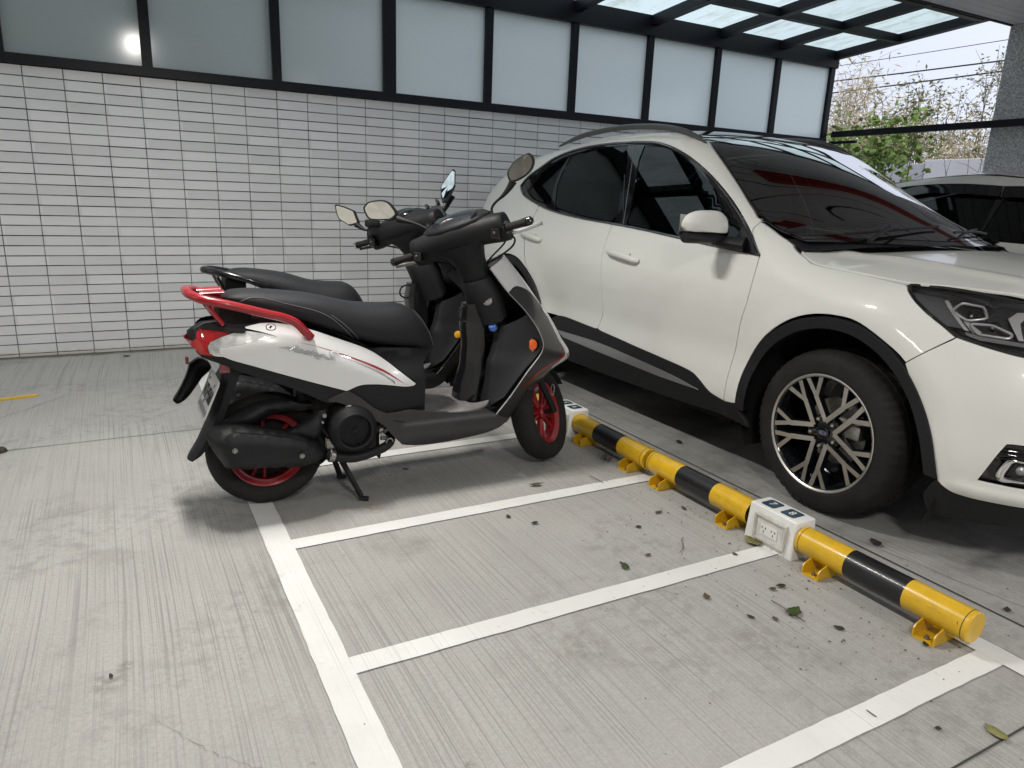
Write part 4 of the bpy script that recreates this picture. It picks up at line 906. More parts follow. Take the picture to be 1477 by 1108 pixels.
# wheels
def make_wheel(parent, x, y, sg, detail=True):
    o = thing('wheel', None, None); o.parent = parent; o.location = Vector((x, y, AZ)) - wloc(parent)
    C0 = Vector((x, y, AZ)); ax = Vector((-sg, 0, 0))    # outward
    N = 168 if detail else 48; R = .350
    prof = [(.246, -.005), (.252, .002), (.262, .004), (.290, .0045), (.312, .000), (.328, -.009), (.338, -.022), (.3445, -.040), (.3475, -.058), (.3475, -.064), (.341, -.065), (.341, -.071), (.3485, -.072), (.3495, -.100), (.3495, -.104), (.342, -.105), (.342, -.111), (.3495, -.112), (.3495, -.150), (.342, -.151), (.342, -.158), (.348, -.159), (.345, -.185), (.335, -.205), (.31, -.222), (.246, -.222)]
    v = []; f = []; m = len(prof)
    for k in range(N):
        a = 2 * pi * k / N; u = Vector((0, cos(a), sin(a)))
        for j, (r, h) in enumerate(prof):
            if detail and k % 3 == 0 and 5 <= j <= 8: r -= .006
            if detail and k % 4 == 1 and 13 <= j <= 14: r -= .005
            v.append(C0 + ax * h + u * r)
    for k in range(N):
        for j in range(m - 1): f.append([k * m + j, k * m + j + 1, ((k + 1) % N) * m + j + 1, ((k + 1) % N) * m + j])
    G().add(v, f).obj('tyre', M['rubber'], o, angle=50)
    g = G(); RR = .2495
    g.lathe([(RR, -.004), (RR - .001, .004), (RR - .0045, .005), (RR - .012, .001)], C0, ax, 72, 0)
    g.lathe([(RR - .012, .001), (RR - .020, -.012), (RR - .028, -.05), (RR - .032, -.18), (.05, -.19)], C0, ax, 72, 1)
    u0 = Vector((0, 1, 0)); u1 = Vector((0, 0, 1))
    def pt(r, deg, h): a = radians(deg); return C0 + ax * h + (u0 * cos(a) + u1 * sin(a)) * r
    def hface(r): return -.004 - .020 * (1 - min(1, r / .235)) ** 1.1
    def bar(r0, a0, r1, a1, w0, w1, dp=.022):
        p = pt(r0, a0, 0); q = pt(r1, a1, 0); d = (q - p).normalized(); s = ax.cross(d)
        def c(pp, r, w, sd, top, ins=0): return pp + s * sd * (w / 2) + ax * (hface(r) - (0 if top else dp))
        V = [c(p, r0, w0, -1, 1), c(p, r0, w0, 1, 1), c(q, r1, w1, 1, 1), c(q, r1, w1, -1, 1)]
        V2 = [c(p, r0, w0 * 1.5, -1, 0), c(p, r0, w0 * 1.5, 1, 0), c(q, r1, w1 * 1.5, 1, 0), c(q, r1, w1 * 1.5, -1, 0)]
        n = len(g.v); g.add(V + V2, [[0, 1, 2, 3]], 0); base_ = n
        for i in range(4): g.f.append([n + i, n + (i + 1) % 4, n + 4 + (i + 1) % 4, n + 4 + i]); g.mi.append(1)
    for k in range(5):
        b = 90 + 7 + 72 * k
        for sgn in (1, -1):
            bar(.052, b + 0, .158, b + sgn * 25.5, .0195, .0215)
            bar(.152, b + sgn * 25.0, .236, b + sgn * 15.0, .0165, .020)
            bar(.152, b + sgn * 25.0, .236, b + sgn * 31.0, .0165, .020)
        # black web between neighbours and pocket floors
        bar(.040, b + 36, .225, b + 36, .018, .016, .014) if False else None
        p = pt(.060, b + 36, -.024); g.lathe([(.0001, .012), (.006, .011), (.0095, .005), (.0095, -.01)], p, ax, 8, 0)
    g.lathe([(.0001, -.030), (.03, -.030), (.075, -.034), (.08, -.055)], C0, ax, 40, 1)
    g.obj('rim', [M['alu'], M['rim_black']], o, angle=40)
    cap = G().lathe([(.0001, -.0195), (.020, -.020), (.026, -.022), (.028, -.032)], C0, ax, 32).obj('hub_cap', M['rim_black'], o)
    if detail:
        blue = mat('badge blue', (.012, .03, .12), .2, coat=1)
        el = lambda a, b, h: [C0 + ax * h + u0 * a * cos(t * pi / 16) + u1 * b * sin(t * pi / 16) for t in range(32)]
        G().tube(el(.019, .0085, -.0175) + el(.019, .0085, -.0175)[:1], .0009, 6).obj('badge_ring', M['chrome'], o)
        G().loft([el(.0185, .008, -.021), el(.0185, .008, -.0182)]).obj('badge', blue, o, False)
        text_mesh('Ford', .012, .0003, lambda p: C0 + ax * (-.0179 + p.z) + Vector((0, -p.x, p.y)), 'badge_letters', M['chrome'], o, shear=.35, squash=1.15)
    # brake disc, caliper, valve
    br = G().lathe([(.14, -.105), (.14, -.115), (.06, -.115), (.06, -.09), (.0001, -.09)], C0, ax, 40).lathe([(.14, -.105), (.06, -.105)], C0, ax, 40).obj('brake_disc', M['steel'], o)
    g = G(); g.box((-.05, -.04, -.03), (.05, .04, .03), .012, xf=Matrix.Translation(C0 + ax * -.085 + u0 * (-.115) + u1 * .035)); g.obj('caliper', M['steel'], o)
    return o
make_wheel(car, CX - .912, AX_F + .036, 1)
make_wheel(car, CX - .912, AX_R, 1, False)
make_wheel(car, CX + .912, AX_F, -1, False)
make_wheel(car, CX + .912, AX_R, -1, False)
# ------------------------------------------------------------------ scooters
M['sc_white'] = mat('scooter pearl white', (.74, .74, .735), .22, coat=.8)
M['sc_grey'] = mat('scooter metallic graphite', (.050, .050, .051), .38, metal=.3, coat=.3)
M['sc_black'] = mat('scooter moulded black', (.0105, .011, .0125), .52, spec=.32, bump=.2, bscale=1400, var=.12, vscale=8)
M['sc_dark'] = mat('scooter gloss black', (.007, .007, .0085), .20, coat=.4)
M['sc_red'] = mat('scooter red lacquer', (.30, .007, .013), .30, coat=.6)
M['rim_red'] = mat('red rim lacquer', (.27, .010, .015), .36, coat=.35)
M['seat'] = mat('seat vinyl', (.015, .0155, .018), .58, spec=.35, bump=.35, bscale=900, var=.10, vscale=6)
M['red_lens'] = mat('red lens', (.42, .006, .010), .10, coat=1.)
M['clear_lens'] = mat('faceted clear lens', (.80, .80, .80), .16, metal=.45, coat=.6, bump=.5, bscale=30, var=.35, vscale=26)
M['floor_mat'] = mat('worn grey footboard', (.155, .145, .145), .72, var=.4, vscale=13, bump=.3, bscale=500)
M['orange'] = mat('orange reflector', (.72, .11, .008), .18, coat=1., bump=.6, bscale=170)
M['amber'] = mat('amber reflector', (.75, .34, .01), .18, coat=1., bump=.6, bscale=170)
M['badge'] = mat('badge silver', (.42, .42, .42), .3, metal=.6); M['plate'] = mat('number plate white', (.66, .67, .67), .35, coat=.3)
M['mirror'] = mat('mirror silver', (.85, .85, .85), .015, metal=1)
RBW = [(.65, .02), (.70, .085), (.78, .125), (.90, .150), (1.05, .166), (1.2, .176), (1.35, .182), (1.5, .178), (1.62, .165)]
ZT = [(.65, .71), (.70, .745), (.85, .757), (.98, .755), (1.08, .733), (1.17, .70), (1.31, .641), (1.40, .60), (1.49, .60), (1.6, .60)]
FS_C = [(1.985, 1.000), (2.090, .885), (2.160, .800), (2.235, .705), (2.300, .605), (2.360, .510), (2.262, .452), (2.140, .342), (2.020, .205)]
FS_E = [(1.875, .945, .085), (1.945, .850, .115), (2.015, .775, .145), (2.068, .700, .170), (2.100, .625, .186), (2.086, .572, .190), (2.020, .495, .192), (1.945, .400, .194), (1.870, .318, .196)]

def build_scooter(kind, label, loc, theta):
    A = kind == 'A'; X0, Y0 = loc
    wht = M['sc_white'] if A else M['sc_dark']; rail_m = M['sc_red'] if A else M['sc_dark']; rimm = M['rim_red'] if A else M['rim_black']; flank = M['sc_grey'] if A else M['sc_black']
    root = thing('scooter', label, 'scooter', (X0 + .93, Y0, 0), 'parked scooters')
    def dx(x): return 0. if A else (.14 - .199 * (max(x, .66) - .66) if x < 1.64 else -.055 + .085 * ss(1.64, 1.85, x))
    def T(x, y, z): return Vector((X0 + x + dx(x), Y0 - y, z))
    def pillow(name, outline, y0, y1, r, m, parent=root, step=.012, side=1, slope=None):
        P, Tr, L = sheet(outline, step); bd = [P[i] for i in L[0]]; nb = len(bd); V = []
        for x, z in P:
            d = 9
            for k in range(nb):
                ax_, az_ = bd[k]; bx_, bz_ = bd[(k + 1) % nb]; ux, uz = bx_ - ax_, bz_ - az_; q = max(0, min(1, ((x - ax_) * ux + (z - az_) * uz) / (ux * ux + uz * uz + 1e-12)))
                d = min(d, hypot(x - ax_ - q * ux, z - az_ - q * uz))
            k = min(1, d / r); yy = y0 + (y1 - y0) * sqrt(max(0, 1 - (1 - k) ** 2)); yy += slope(x, z) if slope else 0
            V.append(T(x, side * yy, z))
        adj = {}
        for t in Tr:
            for a in t: adj.setdefault(a, set()).update(t)
        bs = set(L[0])
        for _ in range(6):
            ny = {a: sum(V[b].y for b in adj[a]) / len(adj[a]) for a in adj if a not in bs}
            for a, q in ny.items(): V[a].y = V[a].y * .35 + q * .65
        F = [t if ((V[t[1]] - V[t[0]]).cross(V[t[2]] - V[t[0]]).y * -side) > 0 else t[::-1] for t in Tr]
        n = len(V); lp = L[0]
        for i in lp: V.append(V[i] + Vector((0, side * .03, 0)))
        for k in range(nb): F.append([lp[k], lp[(k + 1) % nb], n + (k + 1) % nb, n + k])
        return G().add(V, F).obj(name, m, parent, angle=50)
    def flankf(side, off0=0.):
        def f(x, z, off=0.):
            w = smooth_tab(RBW, x); zt = smooth_tab(ZT, x); k = max(0, (z - (zt - .12)) / .12); w -= .045 * min(k, 1.2) ** 2
            if x < .80: w -= .02 * max(0, (.66 - z) / .03) ** 2 * .2
            return T(x, side * (w + off + off0), z)
        return f
    # --- rear bodywork
    for sd in (1, -1):
        up = curve2([[(.765, .672), (.78, .641), (.881, .603), (1.041, .545), (1.14, .510), (1.215, .484)], [(1.215, .484), (1.27, .503), (1.33, .502), (1.40, .491), (1.46, .480), (1.50, .482)], [(1.503, .488), (1.44, .541), (1.38, .592), (1.307, .641), (1.17, .698), (1.08, .732), (.981, .755), (.915, .757), (.855, .745)], [(.855, .743), (.915, .728), (.965, .711)], [(.965, .709), (.914, .700), (.846, .687), (.769, .672)]])
        cov = panel('side_cover', up, flankf(sd), wht, root, .02, .008)
        lo = curve2([[(.690, .656), (.735, .641), (.78, .637), (.881, .599), (1.041, .541), (1.21, .480), (1.25, .468)], [(1.25, .468), (1.14, .440)], [(1.14, .440), (.993, .518), (.906, .551), (.768, .612), (.70, .640)]])
        panel('under_cover', lo, flankf(sd, -.004), M['sc_black'], root, .025, .02)
        mid = curve2([[(1.30, .640), (1.47, .628), (1.588, .612)], [(1.588, .612), (1.56, .582), (1.533, .53), (1.528, .46), (1.536, .395)], [(1.536, .395), (1.478, .384), (1.36, .380)], [(1.36, .380), (1.25, .462), (1.222, .480)], [(1.222, .480), (1.28, .500), (1.38, .490), (1.455, .477), (1.508, .480)], [(1.508, .492), (1.445, .543), (1.385, .590), (1.31, .638)]])
        panel('mid_cover', mid, flankf(sd, -.005), M['sc_black'], root, .025, .012)
        cl = [(.728, .678), (.739, .695), (.772, .711), (.820, .728), (.868, .732), (.916, .724), (.963, .710), (.914, .701), (.846, .688), (.769, .672), (.777, .641), (.749, .645), (.733, .655)]
        panel('indicator_lens', cl, flankf(sd, -.001), M['clear_lens'], root, .02, .008)
        rl = [(.655, .703), (.676, .719), (.709, .740), (.746, .740), (.811, .729), (.772, .712), (.739, .696), (.727, .678), (.732, .655), (.745, .643), (.703, .649), (.677, .674)]
        panel('tail_lens', rl, flankf(sd, -.003), M['red_lens'] if A else mat('smoked tail lens', (.10, .035, .035), .15, coat=1.), root, .02, .01)
        tcp = curve2([[(.70, .742), (.735, .762), (.806, .760), (.86, .745)], [(.86, .745), (.855, .728), (.811, .729), (.757, .738)]])
        panel('tail_cap', tcp, flankf(sd, .005), M['sc_dark'], root, .02, .01)
        if A and sd == 1:
            st = curve2([[(1.045, .685), (1.095, .672), (1.159, .650), (1.224, .6245), (1.291, .596), (1.343, .571), (1.387, .545), (1.428, .513), (1.462, .486)], [(1.473, .481), (1.432, .506), (1.387, .536), (1.343, .561), (1.291, .588), (1.224, .619), (1.159, .647), (1.095, .671)]])
            panel('red_stripe', st, flankf(sd, .0008), M['sc_red'], cov, .02, 0)
            g = G(); hs = catmull([(1.20, .622, 0), (1.257, .598, 0), (1.308, .573, 0), (1.360, .545, 0), (1.41, .507, 0)], 12); ff = flankf(sd, .0009)
            for i in range(2, len(hs) - 1):
                p = hs[i]; h = .002 + .011 * i / len(hs)
                v = [ff(p.x, p.z if False else p.y), ff(p.x + .0022, p.y), ff(p.x + .0022 + h * .25, p.y - h), ff(p.x + h * .25, p.y - h)]; g.add(v, [[0, 1, 2, 3]])
            g.obj('hatch_decal', mat('grey decal', (.16, .16, .16), .4), cov, False)
            ff = flankf(sd, .002); a0 = math.atan2(-.062, .205)
            tx = lambda p: ff(1.063 + p.x * cos(a0) - p.y * sin(a0), .652 + p.x * sin(a0) + p.y * cos(a0), p.z)
            text_mesh('Racing', .036, .0012, tx, 'badge_lettering', M['badge'], cov, shear=.55, bold=.0006, squash=1.35)
            tx2 = lambda p: ff(1.150 + p.x * cos(a0) - p.y * sin(a0), .632 + p.x * sin(a0) + p.y * cos(a0), p.z)
            text_mesh('S', .052, .0014, tx2, 'badge_lettering', M['badge'], cov, shear=.4, bold=.001, squash=1.7)
            g = G(); v = [ff(x, z, .001) for x, z in ((.966, .672), (1.00, .674), (1.165, .618), (1.172, .611), (1.00, .664))]; g.add(v, [[0, 1, 2, 3, 4]]); g.obj('badge_base', M['badge'], cov, False)
            el = [(.949 + .0185 * cos(t * pi / 12), .744 + .0115 * sin(t * pi / 12)) for t in range(24)]
            panel('oval_badge', el, flankf(sd, .001), M['chrome'], cov, .01, .001); panel('oval_badge', [(.949 + (x - .949) * .85, .744 + (z - .744) * .82) for x, z in el], flankf(sd, .0016), wht, cov, .01, 0)
            panel('oval_badge', [(.942, .744), (.949, .750), (.956, .746), (.950, .7435), (.946, .738)], flankf(sd, .0022), M['sc_dark'], cov, .01, 0)
    g = G(); xs = [.67, .72, .80, .90, 1.0, 1.1, 1.2, 1.3, 1.4, 1.5, 1.555]
    secs = []
    for x in xs:
        w = max(.01, smooth_tab(RBW, x) - .018); zt = min(smooth_tab(ZT, x) - .004, .80); zl = lerp_tab([(.67, .69), (.70, .655), (.77, .625), (1.0, .53), (1.15, .46), (1.3, .44), (1.38, .38), (1.56, .35)], x)
        secs.append([T(x, a * w, z) for a, z in ((-.7, zt), (0, zt + .004), (.7, zt), (1, zt - .09 if zt - zl > .12 else (zt + zl) / 2), (.95, zl + .01), (.6, zl), (-.6, zl), (-.95, zl + .01), (-1, zt - .09 if zt - zl > .12 else (zt + zl) / 2))])
    g.loft(secs).obj('inner_body', M['sc_black'], root, angle=40)
    # seat
    SZ = [(.795, .845, .850, .06), (.815, .866, .838, .095), (.85, .871, .826, .108), (.90, .874, .806, .116), (.97, .868, .782, .124), (1.04, .861, .756, .132), (1.13, .850, .722, .140), (1.21, .829, .692, .147), (1.27, .812, .668, .151), (1.35, .802, .642, .155), (1.43, .799, .628, .156), (1.49, .800, .620, .150), (1.53, .785, .613, .140), (1.565, .752, .608, .124), (1.60, .703, .604, .100), (1.625, .650, .602, .075), (1.640, .612, .600, .050)]
    secs = []
    for x, zt, zb, w in SZ:
        R = []; H = zt - zb
        for k in range(28):
            a = 2 * pi * k / 28; c_, s_ = cos(a), sin(a)
            yy = w * (abs(c_) ** .62) * (1 if c_ > 0 else -1); zz = (zt + zb) / 2 + H / 2 * (abs(s_) ** .75) * (1 if s_ > 0 else -1)
            k2 = (zz - zb) / H; yy *= .80 + .22 * (1 - k2) if k2 > .5 else .91 + .03 * (1 - k2 * 2)
            R.append(T(x, yy, zz))
        secs.append(R)
    so = G().loft(secs).obj('seat', M['seat'], root, angle=60, sub=1)
    if A:
        def seaty(x, z): 
            zt = lerp_tab([(a, b) for a, b, c, d in SZ], x); zb = lerp_tab([(a, c) for a, b, c, d in SZ], x); w = lerp_tab([(a, d) for a, b, c, d in SZ], x)
            H = zt - zb; q = max(-1, min(1, (z - (zt + zb) / 2) / (H / 2))); s_ = abs(q) ** (1 / .75); k2 = (z - zb) / H
            return w * (sqrt(max(0, 1 - s_ * s_)) ** .62) * (.80 + .22 * (1 - k2) if k2 > .5 else .91 + .03 * (1 - k2 * 2))
        for sm in ([(.848, .838), (.88, .851), (.93, .850), (1.006, .829), (1.07, .812), (1.125, .795), (1.175, .768), (1.215, .732), (1.25, .695), (1.275, .673)], [(1.175, .780), (1.22, .745), (1.26, .705), (1.295, .664)], [(1.535, .775), (1.57, .733), (1.600, .68), (1.622, .62)]):
            c = catmull([(a, b, 0) for a, b in sm], 6); G().tube([T(p.x, seaty(p.x, p.y) - .0005, p.y) for p in c], .0016, 6).obj('seat_stitching', mat('grey piping', (.12, .12, .125), .5), so, angle=80)
    # grab rail: one bent bar running round the tail
    pr = [(1.088, .152, .702), (1.062, .160, .730), (1.030, .162, .764), (.985, .160, .785), (.93, .156, .800), (.86, .150, .820), (.79, .142, .839), (.73, .128, .852), (.698, .100, .862), (.682, .060, .868), (.678, 0, .870)]
    if not A: pr = [(1.0, .13, .80), (.93, .125, .822), (.84, .11, .842), (.76, .085, .858), (.70, .05, .866), (.675, 0, .868)]
    path = [T(*p) for p in pr] + [T(x, -y, z) for x, y, z in pr[-2::-1]]
    c = catmull(path, 5); n = len(c)
    ro = G().tube(c, [(.0165, .0185) for i in range(n)], 16, flat=(0, 0, 1)).obj('grab_rail', rail_m, root, angle=50)
    for sd in (1, -1):
        G().tube(catmull([T(.73, sd * .115, .845), T(.755, sd * .105, .80), T(.785, sd * .09, .758)], 4), [(.008, .013)] * 9, 10, flat=(1, 0, 0)).obj('rail_strut', rail_m, ro)
        g = G(); g.tube([T(.715, sd * .05, .870), T(.80, sd * .05, .872)], [(.006, .028)] * 2, 12, flat=(0, 0, 1)); g.obj('rail_bridge', rail_m, ro) if A else None
    G().box(T(.775, .085, .745), T(.89, -.085, .835), .012).obj('seat_hinge_block', M['dark'], root, False)
    # rear fender, plate, signal stalk
    secs = []
    for x0, x1, z, w in ((.775, .88, .655, .09), (.785, .85, .60, .085), (.778, .825, .53, .082), (.748, .79, .44, .080), (.712, .757, .36, .078), (.675, .718, .285, .070), (.645, .680, .240, .060), (.637, .662, .226, .052)):
        secs.append([T(x0 + .012, w, z), T(x0, w * .5, z), T(x0 - .003, 0, z), T(x0, -w * .5, z), T(x0 + .012, -w, z), T(x1, -w, z + .008), T(x1 - .008, 0, z + .008), T(x1, w, z + .008)])
    fe = G().loft(secs).obj('rear_fender', M['sc_black'], root, angle=50)
    if A:
        pc = Vector((0, 0, 0)); a1, a0 = Vector((.757, 0, .545)), Vector((.692, 0, .400)); up_ = (a1 - a0).normalized(); nn = Vector((-up_.z, 0, up_.x)); mid_ = (a1 + a0) / 2
        def plt(u, v, off=0.): q = mid_ + up_ * v + nn * off; return T(q.x, u, q.z)
        o = [(sx * (.125 - (.012 if q else 0)), sy * (.079 - (0 if q else .012))) for sx, sy, q in ((-1, -1, 0), (-1, -1, 1), (1, -1, 1), (1, -1, 0), (1, 1, 0), (1, 1, 1), (-1, 1, 1), (-1, 1, 0))]
        pl = panel('number_plate', o, plt, M['plate'], root, .04, .003)
        g = G().tube([plt(x * .965, y * .945, .0008) for x, y in o + o[:1]], .0013, 6); g.obj('plate_rim', M['plate'], pl)
        ink = mat('plate ink', (.012, .012, .016), .5)
        text_mesh('NTJ·9360', .078, .0005, lambda p: plt(p.x, p.y + .002, .0012 + p.z), 'plate_letters', ink, pl, squash=.66, bold=.0012)
        panel('plate_band', [(-.11, -.066), (.11, -.066), (.11, -.044), (-.11, -.044)], lambda u, v, off=0.: plt(u, v, .0008 + off), mat('plate band', (.25, .25, .25), .5), pl, .05, 0)
        for x in (-.07, .07): G().lathe([(.0001, .003), (.006, .0025), (.007, 0)], plt(x, .052, .001), (nn.x, nn.y, nn.z), 10).obj('plate_bolt', M['steel'], pl)
    bl = [(.677, .572), (.712, .592), (.745, .575), (.753, .549), (.718, .515), (.663, .442), (.625, .417), (.607, .430), (.632, .470), (.660, .524)]
    for sd in ((-1,) if A else ()):
        pillow('signal_stalk', curve2([bl[:3], bl[2:5], bl[4:8], bl[7:] + bl[:1]]), .135, .165, .012, M['sc_black'], root, .012, sd)
        G().box(T(.664, -.135, .565), T(.676, -.160, .595), .003).obj('side_reflector', mat('red reflector', (.20, .02, .02), .3, coat=1.), root, False)
    if A: G().box(T(.765, .10, .575), T(.80, .075, .62), .006).obj('side_reflector', mat('red reflector', (.20, .02, .02), .3, coat=1.), root, False)
    # --- wheels
    def sc_wheel(name, c, ax, fw, R, wd, rimr, det):
        o = thing(name, None, None); o.parent = root; c = Vector(c); o.location = c - wloc(root); ax = Vector(ax).normalized()
        N = 120; h = wd / 2
        prof = [(rimr + .004, h * .62), (rimr + .010, h * .80), (R - .045, h * .98), (R - .030, h), (R - .018, h * .90), (R - .006, h * .55), (R - .001, h * .25), (R, 0)]
        prof = prof + [(r, -q) for r, q in prof[-2::-1]]
        q0 = Vector((0, 0, 1)); u = (q0 - ax * q0.dot(ax)).normalized(); w_ = ax.cross(u); v = []; f = []; m = len(prof)
        for k in range(N):
            a = 2 * pi * k / N
            for j, (r, hh) in enumerate(prof):
                if 4 <= j <= m - 5 and j != 7 and (k + (j if j < 8 else 14 - j) * 2) % 10 in (0,): r -= .004
                v.append(c + ax * hh + (u * cos(a) + w_ * sin(a)) * r)
        for k in range(N):
            for j in range(m - 1): f.append([k * m + j, k * m + j + 1, ((k + 1) % N) * m + j + 1, ((k + 1) % N) * m + j])
        G().add(v, f).obj('tyre', M['rubber'], o, angle=40)
        g = G(); e = h * .62
        g.lathe([(rimr + .005, e), (rimr + .002, e + .003), (rimr - .004, e + .001), (rimr - .010, e - .008), (rimr - .022, e - .012), (rimr - .026, 0), (rimr - .022, -e + .012), (rimr - .010, -e + .008), (rimr - .004, -e - .001), (rimr + .002, -e - .003), (rimr + .005, -e)], c, ax, 60)
        g.lathe([(.0001, .030), (.025, .030), (.034, .022), (.036, -.022), (.025, -.03), (.0001, -.03)], c, ax, 30)
        for k in range(5):
            b = 2 * pi * k / 5 + .3
            for s_ in (-.13, .13):
                d0 = u * cos(b + s_ * 1.2) + w_ * sin(b + s_ * 1.2); d1 = u * cos(b + s_ * 1.5) + w_ * sin(b + s_ * 1.5)
                g.tube([c + d0 * .025, c + (d0 + d1) * .5 * rimr * .55, c + d1 * (rimr - .018)], [(.014, .008), (.012, .0075), (.015, .009)], 10, flat=tuple(ax))
        g.obj('rim', rimm, o, angle=40)
        if det:
            g = G().lathe([(.100, .036), (.100, .040), (.062, .040), (.062, .036), (.100, .036)], c - ax * .076, ax, 40); g.obj('brake_disc', M['steel'], o)
        return o
    sc_wheel('rear_wheel', T(.93, 0, .230), (0, -1, 0), None, .231, .122, .150, False)
    # --- swing unit, engine, muffler
    g = G(); g.box(T(.90, -.07, .17), T(1.12, -.15, .29), .02); g.box(T(1.10, -.15, .19), T(1.36, .10, .45), .03); g.box(T(1.05, .05, .36), T(1.40, -.05, .52), .02); g.obj('engine', M['dark'] if not A else mat('engine grime', (.012, .012, .012), .6), root, False)
    g = G().lathe([(.0001, -.012), (.060, -.012), (.064, .0), (.066, .012), (.074, .014), (.080, .006), (.092, -.004), (.100, -.02), (.104, -.06), (.104, -.11)], T(1.236, .205, .325), (0, -1, 0), 40); fc = g.obj('fan_cover', M['sc_black'], root)
    g = G()
    for k in range(3):
        a = 2 * pi * k / 3 + .9; g.tube([T(1.236, .207, .325), T(1.236 + .064 * cos(a), .209, .325 + .064 * sin(a))], .0022, 6)
    for r in (.022, .036, .050): g.tube([T(1.236 + r * cos(a * pi / 16), .200, .325 + r * sin(a * pi / 16)) for a in range(33)], .0009, 4)
    g.lathe([(.0001, .002), (.008, .001), (.009, -.004)], T(1.236, .207, .325), (0, -1, 0), 12)
    g.obj('fan_grille', M['sc_black'], root)
    mo = [[(.694, .355), (.705, .375), (.734, .388), (.811, .386), (.915, .362), (.986, .342), (1.058, .318), (1.109, .276), (1.134, .242), (1.128, .225), (1.107, .209), (1.036, .191), (.908, .205), (.79, .216), (.757, .225), (.738, .256), (.715, .30)]]
    mo = [(p.x, p.y) for p in catmull([(a, b, 0) for a, b in mo[0]], 5, True)]
    mf = pillow('muffler', mo, .165, .232, .045, M['sc_black'], root, .011, 1)
    mi = [(p.x, p.y) for p in catmull([(a, b, 0) for a, b in [(.752, .362), (.80, .372), (.90, .352), (.985, .330), (1.04, .306), (1.075, .275), (1.06, .262), (1.0, .255), (.90, .244), (.80, .242), (.765, .256), (.745, .31)]], 5, True)]
    pillow('muffler_shield', mi, .222, .239, .012, M['sc_black'], mf, .011, 1)
    G().tube([T(.75, .13, .31), T(1.08, .13, .26)], [(.065, .055), (.055, .05)], 20, flat=(0, 0, 1)).obj('muffler_can', M['sc_black'], root)
    for x, z in ((.782, .316), (1.020, .262)): G().lathe([(.0001, .004), (.0055, .004), (.0062, .002), (.0062, -.004)], T(x, .240, z), (0, -1, 0), 10).lathe([(.010, .0012), (.0075, .001), (.0072, -.002)], T(x, .240, z), (0, -1, 0), 16).obj('muffler_bolt', M['steel'], mf)
    ar = curve2([[(.985, .338), (1.06, .375), (1.108, .412), (1.128, .412)], [(1.128, .412), (1.135, .395), (1.12, .34), (1.10, .30)], [(1.10, .30), (1.05, .30), (.985, .338)]])
    pillow('muffler_arm', ar, .17, .205, .015, M['sc_black'], root, .012, 1)
    G().lathe([(.0001, .005), (.008, .004), (.009, -.004)], T(1.117, .207, .402), (0, -1, 0), 10).obj('arm_bolt', M['steel'], root)
    G().lathe([(.0001, .005), (.005, .004), (.006, -.004)], T(1.112, .195, .372), (0, -1, 0), 10).obj('arm_bolt', M['steel'], root)
    G().lathe([(.0001, .0), (.135, .0), (.140, -.01)], T(.93, -.005, .23), (0, -1, 0), 40).obj('rear_hub_drum', M['dark'], root)
    sh = curve2([[(.742, .352), (.765, .385), (.801, .408), (.86, .436), (.906, .449), (.973, .450), (1.02, .436), (1.052, .424)], [(1.052, .424), (1.122, .412), (1.122, .398), (1.051, .394)], [(1.051, .394), (.99, .398), (.937, .388), (.90, .368), (.857, .345)], [(.857, .345), (.80, .350), (.742, .352)]])
    pillow('wheel_hugger', sh, .085, .125, .02, M['sc_black'], root, .014, 1)
    ep = catmull([T(1.135, .175, .232), T(1.17, .19, .218), T(1.235, .195, .208), T(1.31, .19, .218), T(1.385, .175, .240), T(1.41, .12, .27), T(1.40, .04, .32)], 6)
    G().tube(ep, .019, 14).obj('exhaust_pipe', M['sc_black'], root)
    G().lathe([(.024, -.012), (.027, -.008), (.027, .008), (.024, .012)], T(1.147, .182, .226), (1, 0, -.3), 20).obj('exhaust_clamp', M['steel'], root)
    pg = [(1.205, .420), (1.219, .428), (1.255, .418), (1.310, .396), (1.347, .380), (1.354, .365), (1.346, .352), (1.320, .364), (1.262, .389), (1.210, .411)]
    pgo = pillow('footpeg', pg[:3] + [(1.315, .394), (1.322, .366)] + pg[8:], .185, .212, .010, M['silver'], root, .008, 1)
    pillow('footpeg_hinge', [(1.326, .392), (1.350, .381), (1.356, .366), (1.347, .350), (1.328, .358)], .18, .208, .006, M['chrome'], pgo, .006, 1)
    g = G(); g.tube([T(1.352, .12, .30), T(1.395, .12, .285)], .016, 10); g.tube([T(1.36, .15, .262), T(1.40, .15, .255)], .010, 10); g.obj('engine_mount', M['silver'], root)
    G().tube([T(1.385 + .014 * cos(a * pi / 8), .188, .252 + .016 * sin(a * pi / 8)) for a in range(13)], .0035, 8).obj('spring_hook', M['steel'], root)
    # centre stand
    g = G(); g.tube([T(1.20, .095, .185), T(1.235, .135, .10), T(1.270, .162, .022)], [(.014, .011), (.012, .010), (.012, .010)], 12); g.tube([T(1.262, .158, .014), T(1.298, .172, .010)], [(.009, .014)] * 2, 12, flat=(0, 0, 1))
    g.tube([T(1.20, -.08, .185), T(1.225, -.09, .10), T(1.250, -.098, .022)], [(.014, .011), (.012, .010), (.012, .010)], 12); g.tube([T(1.24, -.095, .014), T(1.275, -.105, .010)], [(.009, .014)] * 2, 12, flat=(0, 0, 1))
    g.tube([T(1.21, .10, .165), T(1.21, -.09, .165)], .012, 12); g.tube(catmull([T(1.205, -.09, .13), T(1.15, -.10, .085), T(1.09, -.11, .095)], 5), .008, 8)
    g.obj('centre_stand', M['sc_black'], root)
    # loose hoses, bracket and cables round the engine
    g = G()
